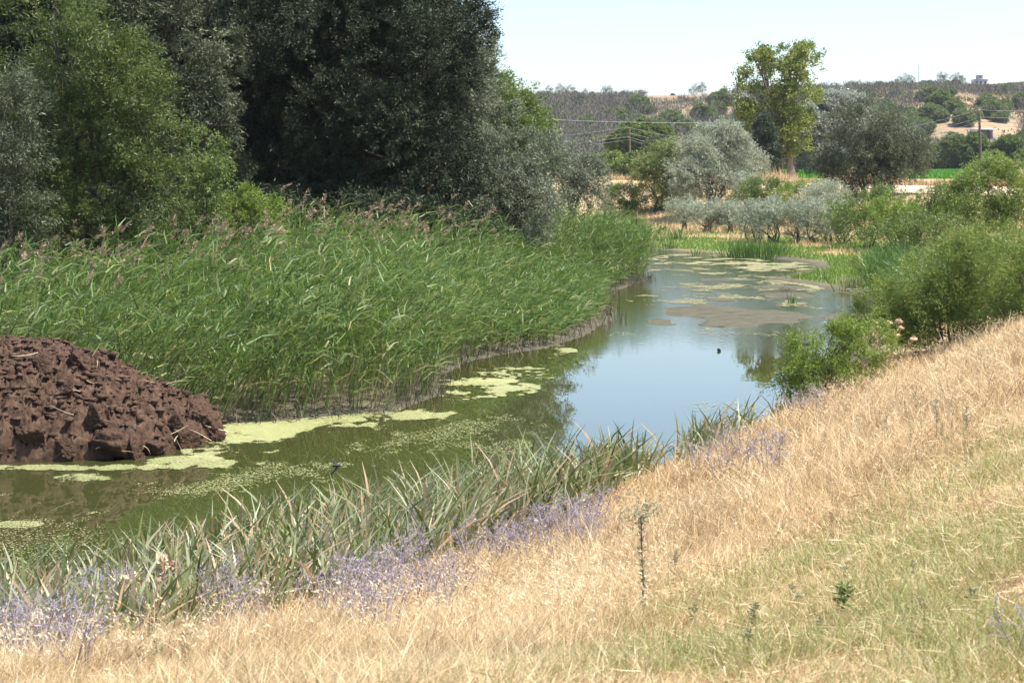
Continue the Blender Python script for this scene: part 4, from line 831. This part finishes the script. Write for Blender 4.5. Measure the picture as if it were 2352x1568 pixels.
# swallow in flight over the near water
D = 19.0; root = empty('swallow', ((771-CXP)/FPX*D, D, EYE-(1070-HZ)/FPX*D), 'dark swallow flying low over the near water', 'bird'); g = Geo()
t = np.linspace(0, 1, 9); g.tube(np.stack([-.055+.12*t, 0*t, .012*np.sin(t*3)], 1), np.array([.002,.009,.013,.015,.015,.013,.011,.010,.003]), 10)
for sgn, up in ((1, .35), (-1, -1.0)):      # one wing back and level, one on the downstroke
    W_ = np.array([[.03,0,.005],[.005,0,.005],[-.012,sgn*.03,.005+.03*up],[.02,sgn*.035,.008+.03*up],[-.03,sgn*.055,.06*up],[-.075,sgn*.07,.085*up]])
    T_ = np.array([0,0,.004]); g.add(np.concatenate([W_, W_ + T_]), [[0,1,2,3],[6,9,8,7],[3,2,4,4+1],[9,11,10,8],[0,3,9,6],[3,5,11,9],[1,7,8,2],[2,8,10,4]])
for sgn in (1, -1): g.add([(-.05,0,.002),(-.06,sgn*.012,.002),(-.105,sgn*.02,.004),(-.06,sgn*.004,.002)], [[0,1,2,3]])
g.build('body', M['bird'], root, True); root.rotation_euler = (math.radians(35), 0, math.radians(20))

# ------------------------------------------------------------------ power line
def pole(px, D, htop_px, label, arm=True):
    X = (px - CXP) / FPX * D; z = gz(X, D); top = EYE - (htop_px - HZ) / FPX * D; root = empty('utility_pole', (X, D, z), label, 'utility pole', 'wooden poles of the power line'); h = top - z
    g = Geo(); g.tube([(.25, 0, -.3), (.12, 0, h * .5), (0, 0, h)], [.19, .16, .13], 9); g.build('pole', M['wood'], root, True)
    tips = []
    for k, (dx, dz) in enumerate([(-.1, .12), (.16, -.75), (-.16, -1.3), (.16, -1.75)]):
        c_ = Geo(); c_.tube([(dx*.3, -.1, h + dz - .08), (dx, -.18, h + dz - .08), (dx, -.18, h + dz)], .02, 5); c_.tube([(dx, -.18, h + dz), (dx, -.18, h + dz + .06), (dx, -.18, h + dz + .1)], [.05, .06, .03], 7); c_.build('insulator', M['concrete'], root); tips.append(np.array([X + dx, D - .18, z + h + dz + .1]))
    return tips
PR = pole(2249, 190, 257, 'near wooden utility pole standing at the crop edge by the roadside grass')
PL = pole(1445, 240, 296, 'far wooden utility pole before the round dark green tree')
def concrete_post():
    X = (2243 - CXP) / FPX * 187; g = Geo(); g.box((0, 0, .55), (.5, .4, 1.1)); g.box((0, 0, 1.13), (.56, .46, .07)); root = empty('concrete_post', (X, 187, gz(X, 187)), 'squat pale concrete post at the foot of the near pole', 'post'); g.build('post', M['concrete'], root)
concrete_post()
def wire(a, b, sag, label, r=.022):
    t = np.linspace(0, 1, 40)[:, None]; P = np.asarray(a) * (1 - t) + np.asarray(b) * t; P[:, 2] -= (4 * sag * t * (1 - t))[:, 0]
    g = Geo(); g.tube(P, r, 5); tag(g.build('power_wire', M['wire'], None, True), label, 'wire', 'wires of the power line')
wn_ = ['topmost', 'second', 'third', 'lowest']
for i in range(4):
    wire(PL[i], PR[i], 3.2 + .3 * i, wn_[i] + ' wire sagging between the two utility poles', .02)
    wire(PR[i], PR[i] + np.array([60, -18, .8]), 1.0, wn_[i] + ' wire running right from the near pole', .02)
    wire(PL[i], PL[i] + np.array([-60, 30, -1.5]), 1.6, wn_[i] + ' wire running left from the far pole', .022)
a = np.array([(1180 - CXP) / FPX * 160, 160, EYE - (270 - HZ) / FPX * 160]); b = np.array([(1815 - CXP) / FPX * 173, 173, EYE - (276 - HZ) / FPX * 173]); wire(a, b, .4, 'single pale cable crossing above the far pole', .015)

# ------------------------------------------------------------------ hill: buildings, bushes, woods
def house(px, py, name, label, parts_fn, cat, dmin=330):
    p = G(px, py, dmin); root = empty(name, p, label, cat); parts_fn(root); return root
def tower(root):
    g = Geo(); g.box((0, 0, 1.2), (5.4, 4, 3.0)); g.box((0, 0, 2.75), (5.7, 4.3, .12)); g.build('wall', M['concrete'], root)
    g = Geo(); g.box((-.1, 0, 3.6), (2.1, 2.2, 1.6)); g.box((-.1, 0, 4.45), (2.4, 2.5, .12)); g.build('upper_storey', M['concrete'], root)
    for x in (-1.7, 0, 1.7):
        g = Geo(); g.box((x, -2.0, 1.5), (.7, .06, .9)); g.build('window', M['dark'], root)
    g = Geo(); g.box((-.1, -1.1, 3.7), (.5, .06, .6)); g.build('window', M['dark'], root)
root = empty('water_tower', ((2250-CXP)/FPX*628, 628, gz((2250-CXP)/FPX*628, 628) - .3), 'square grey two-tier concrete tower on the skyline at the right', 'building'); tower(root)
def shed(root):
    w_, d, h = 6.6, 3.6, 2.3
    g = Geo(); g.box((-w_*.28, 0, h/2), (w_*.40, d, h)); g.build('wall', M['white_paint'], root)
    g = Geo(); g.box((w_*.18, d*.35, h/2), (w_*.5, .15, h)); g.box((w_*.43, 0, h/2), (.2, d*.9, h)); g.build('side_wall', M['concrete'], root)
    g = Geo(); g.box((0, -.1, h + .12), (w_ + .6, d + .8, .2)); g.build('roof', M['white_paint'], root)
    g = Geo(); g.box((-w_*.15, -d/2 - .01, 1.0), (.8, .08, 1.9)); g.build('door', M['dark'], root)
    g = Geo(); g.box((-w_*.36, -d/2 - .01, 1.35), (.8, .08, .8)); g.build('window', M['dark'], root)
    for x in (w_*.08, w_*.30):
        g = Geo(); g.box((x, -d/2, h/2), (.12, .12, h)); g.build('post', M['wood'], root)
house(2252, 318, 'hillside_shed', 'low white shed with a flat pale roof on the hillside', shed, 'shed')
def pergola(root):
    for x in (-1.7, 0, 1.7):
        for y in (-1.2, 1.2):
            g = Geo(); g.box((x, y, .95), (.12, .12, 1.9)); g.build('post', M['white_paint'], root)
    g = Geo(); g.box((0, 0, 1.95), (4.4, 3.2, .08)); g.build('roof', M['net'], root)
house(2181, 322, 'pergola', 'small pergola with a blue-green sheet roof left of the white shed', pergola, 'pergola')
def slab(root): g = Geo(); g.box((0, 0, .2), (4.6, 1.6, .5)); g.box((1.5, .3, .55), (1.2, .8, .25)); g.build('sheets', M['white_paint'], root)
house(2295, 322, 'sheet_stack', 'pale stack of sheets on the ground right of the white shed', slab, 'stack')
X = (2110-CXP)/FPX*625; p = (X, 625, gz(X, 625)); root = empty('radio_mast', p, 'thin grey mast sticking up from the ridge', 'mast'); g = Geo(); g.tube([(0, 0, -.5), (0, 0, 3), (0, 0, 6.6)], [.13, .12, .1], 6); g.build('mast', M['concrete'], root); g = Geo(); g.box((0, 0, 6.8), (.35, .3, .5)); g.build('antenna', M['concrete'], root)

def hill_bush(seed, mat, label, bare=False):
    rng = R(seed)
    lobes = [(0, 0, 1.6, 1.6, 1.6, 1.3), (1.1 * rng.normal(), .8, 1.3, 1.3, 1.2, 1.1), (-1.1, -.6, 1.2, 1.3, 1.2, 1.0), (.9, -.5, 1.1 + rng.random(), 1.1, 1.1, 1.0)]
    if bare: lobes = [(0, 0, 2.6, 1.3, 1.3, 1.8), (.8, 0, 2.2, 1, 1, 1.2), (-.8, .3, 2.0, 1, 1, 1.2)]
    return tree('hill_bush' if not bare else 'bare_tree', (0, 0, -50), lobes, mat, label, 'bush' if not bare else 'tree', seed=seed, dens=5.5 if not bare else 1.0, leaves=22 if not bare else 12, L=.42 if not bare else .8, W=.2 if not bare else .03, tuft=.6, up=.3 if not bare else 1.2,
                splay=.8 if not bare else .35, trunk=.14, stems=3 if not bare else 2, limbs=4 if not bare else 10)
HB = 'bushes scattered over the far hillside'
hb = [hill_bush(300 + i, mt, '') for i, mt in enumerate(['hill_green', 'hill_green', 'hill_green', 'willow_grey', 'leaf_mid'])]
hbare = [hill_bush(320 + i, 'hill_grey', '', True) for i in range(3)]
lbl = ['olive green bush on the far hillside', 'rounded dull green bush on the far hillside', 'spreading olive bush on the far hillside', 'grey-green bush on the far hillside', 'fresh green bush on the far hillside']
usedb = [False] * 5; rng = R(331); n = 0; tries = 0
XB = rng.uniform(1200, 2420, 4000); YB = rng.uniform(212, 392, 4000)
pts = []
for x, y in zip(XB, YB):
    crest = np.interp((x - CXP) / FPX, CREST_T, np.array(CREST_Y) / 1.102)
    if y < crest + 13: continue
    dn = .30 if x < 1450 else (.16 if (y < 270 and x < 1700) else .55)
    if 1950 < x and y < 218: dn = .25
    if 2130 < x < 2345 and 283 < y < 352: dn = .03
    if y > 340: dn = .8
    if rng.random() > dn: continue
    if 2205 < x < 2300 and y < 215: continue
    pts.append((x, y))
    if len(pts) >= 280: break
def put(src, used_i, usedl, p, rz, sc, lb, gp):
    if not usedl[used_i]:
        usedl[used_i] = True; o = src[used_i]; o.location = p; o.rotation_euler = (0, 0, rz); o.scale = (sc,) * 3; o["label"] = lb; o["group"] = gp
    else: copy_thing(src[used_i], p, rz, sc, lb, gp)
for x, y in pts:
    p = G(x, y, 318); v = int(rng.choice(5, p=[.3, .25, .2, .15, .1])); put(hb, v, usedb, p, rng.random() * 6.28, .7 + .75 * rng.random() ** 1.5, lbl[v], HB)
usedr = [False] * 3
for x, h in [(1262, 1.1), (1285, 1.3), (1298, 1.0), (1312, 1.2), (1388, 1.1), (1400, 1.2), (1345, .9), (1600, 1.2), (1612, 1.3), (1588, .9), (1690, .9), (2065, 1.1), (2080, 1.2), (2093, 1.0), (2160, 1.3), (2168, 1.2), (2190, 1.1), (2200, 1.3), (2210, 1.0), (1960, .8), (1975, .8)]:
    D = 600 + 25 * rng.random(); X = (x - CXP) / FPX * D; put(hbare, int(rng.integers(0, 3)), usedr, (X, D, gz(X, D) - .2), rng.random() * 6.28, h * .75, 'leafless grey tree on the ridge against the sky', 'bare trees on the ridge')
for x in [1240, 1322, 1360, 1430, 1655, 1690, 1545, 2020, 2048, 2075, 2105, 2120, 2135, 2175, 2195, 2200, 1950, 1990]:
    D = 595 + 25 * rng.random(); X = (x - CXP) / FPX * D; v = int(rng.integers(0, 3)); put(hb, v, usedb, (X, D, gz(X, D) - .3), rng.random() * 6.28, .3 + .4 * rng.random(), 'dark bush breaking the skyline of the ridge', 'bushes on the ridge')
# grey-brown leafless wood covering the left slope and parts of the right
rng = R(341); n = 6500; x = rng.uniform(1180, 2420, n); y = rng.uniform(205, 395, n); keep = np.where(x < 1480, y > 222, np.where(y > 335, rng.random(n) < .55, rng.random(n) < .45)) .astype(bool) & ~((x > 1480) & (x < 1700) & (y < 280)) & ~((x > 2120) & (x < 2345) & (y > 265) & (y < 356))
x, y = x[keep], y[keep]
px_, D_ = x, None
# spread evenly over the slope by the fraction of its height
yb = np.interp((x - CXP) / FPX, CREST_T, np.array(CREST_Y) / 1.102); fr = np.clip((396 - y) / (396 - yb), 0, 1); D_ = 318 + 300 * (.25 * fr + .75 * fr ** .9) ; ok = fr < .88; D_ = D_[ok]; X = (x[ok] - CXP) / FPX * D_
nb = len(X); Z = ground(X, D_); k = 46; Hh = (2.2 + 2.0 * rng.random(nb)) * (1 - .5 * sm(.6, .88, fr[ok]))
hh = rng.random((nb, k)) ** .7; sp = (.25 + 1.3 * hh * (1.25 - hh)) * 1.1
P = np.stack([X[:, None] + rng.normal(size=(nb, k)) * sp, D_[:, None] + rng.normal(size=(nb, k)) * sp, Z[:, None] + hh * Hh[:, None]], -1)
A = np.stack([rng.normal(size=(nb, k)) * .45, rng.normal(size=(nb, k)) * .45, np.ones((nb, k))], -1)
wood_m = leaf_mat('bare_wood', [(.10,.088,.07), (.145,.128,.10), (.14,.15,.075)], .85, 0)
o = leaf_obj('bare_woods', P.reshape(-1, 3), A.reshape(-1, 3), .9 + .7 * rng.random(nb * k), .13, (.35 + .3 * rng.normal(size=(nb, 1)) + .1 * rng.normal(size=(nb, k))).ravel(), wood_m, None, rng)
tag(o, 'grey-brown leafless thicket covering the far hillside', 'woodland', kind='stuff')
rng = R(347); n = 60000; D_ = 325 + 290 * rng.random(n) ** .8; X = rng.uniform(.0, .42, n) * D_; cl = fbm(X * .05, D_ * .03, 0, 98, 4); ok = (cl + .25 * rng.random(n) > .13) & ~((X / D_ > .07) & (X / D_ < .15) & (D_ > 470) & (cl < .3)); X, D_ = X[ok], D_[ok]; n = len(X)
o = leaf_obj('hillside_scrub', np.stack([X, D_, ground(X, D_) - .05], 1), np.stack([.6 * rng.normal(size=n), .6 * rng.normal(size=n), np.ones(n)], 1), .5 + .9 * rng.random(n), .45, .5 + .3 * rng.normal(size=n), leaf_mat('hill_scrub', [(.085,.095,.045), (.135,.14,.07), (.20,.165,.11)], .8, .1), None, rng)
tag(o, 'low olive and brown scrub spread over the far hillside', 'scrub', kind='stuff')
# vineyard rows on the upper right slope
rng = R(351); n = 9000; D_ = rng.uniform(520, 632, n); X = rng.uniform(.19, .40, n) * D_; D_ = np.round(D_ / 3) * 3 + .2 * rng.normal(size=n); ok = fbm(X * .02, D_ * .02, 0, 97, 2) > -.15; X, D_ = X[ok], D_[ok]; n = len(X)
o = leaf_obj('vineyard', np.stack([X, D_, ground(X, D_)], 1), np.stack([rng.normal(size=n), .4 * rng.normal(size=n), np.ones(n)], 1), 1.0, .6, .5 + .3 * rng.normal(size=n), leaf_mat('vine_leaf', [(.12,.12,.03), (.19,.17,.05), (.26,.2,.08)], .6, .2), None, rng)
tag(o, 'yellowing vineyard rows along the top of the right slope', 'vineyard', kind='stuff')
# trees on the plain at the foot of the hill
FK = dict(dens=6, leaves=26, L=.38, W=.17, tuft=.7, trunk=.25)
PT = 'trees at the foot of the hill'
photo_tree('round_tree', 1472, 262, [(1470,312,48,26,0), (1440,330,35,30,0), (1505,325,35,28,0), (1465,345,45,20,0), (1430,350,20,15,0)], 'crop_tree' if 'crop_tree' in M else 'leaf_mid', 'round dark green tree behind the far pole', group=PT, seed=361, **FK)
for i, (x, y, hw, hh, D, mt, lb) in enumerate([(1400,378,30,18,215,'olive_bush','low olive bush at the road end behind the small drooping willow'), (1465,378,28,18,205,'leaf_mid','dark green bush at the foot of the far pole'), (1512,350,28,26,225,'willow_grey','grey bush behind the yellow-green willow'),
        (1438,385,24,14,210,'olive_bush','small olive bush between the two roadside bushes'), (2200,345,35,28,310,'hill_green','left of the row of dark trees at the crop field back'), (2238,350,22,32,305,'leaf_mid','fresh green tree right behind the near pole'), (2280,372,26,18,300,'lime','low light green bush at the crop field back'),
        (2315,350,32,32,305,'leaf_mid','rounded green tree at the crop field back near the right edge'), (2160,365,26,24,312,'hill_green','dull bush right of the dark spreading willow, beyond the crop'), (2345,375,25,20,300,'leaf_mid','small green bush by the right edge beyond the crop')]):
    photo_tree('field_tree', x, D, [(x, y, hw, hh), (x-hw*.5, y+hh*.45, hw*.7, hh*.6), (x+hw*.5, y+hh*.4, hw*.7, hh*.65)], mt, lb, group=PT, seed=370+i, **FK)

# ------------------------------------------------------------------ summer haze
hm = bpy.data.materials.new('haze_air'); hm.use_nodes = True; nt = hm.node_tree; nt.nodes.clear()
ou = nt.nodes.new("ShaderNodeOutputMaterial"); pv = nt.nodes.new("ShaderNodeVolumePrincipled")
pv.inputs["Color"].default_value = (.80, .88, 1, 1); pv.inputs["Density"].default_value = .00010; pv.inputs["Anisotropy"].default_value = .2
nt.links.new(pv.outputs[0], ou.inputs["Volume"])
g = Geo(); g.box((0, 470, 28.5), (1500, 1000, 60)); o = g.build('haze', hm); tag(o, 'thin summer haze paling the far hills', 'haze', kind='stuff')
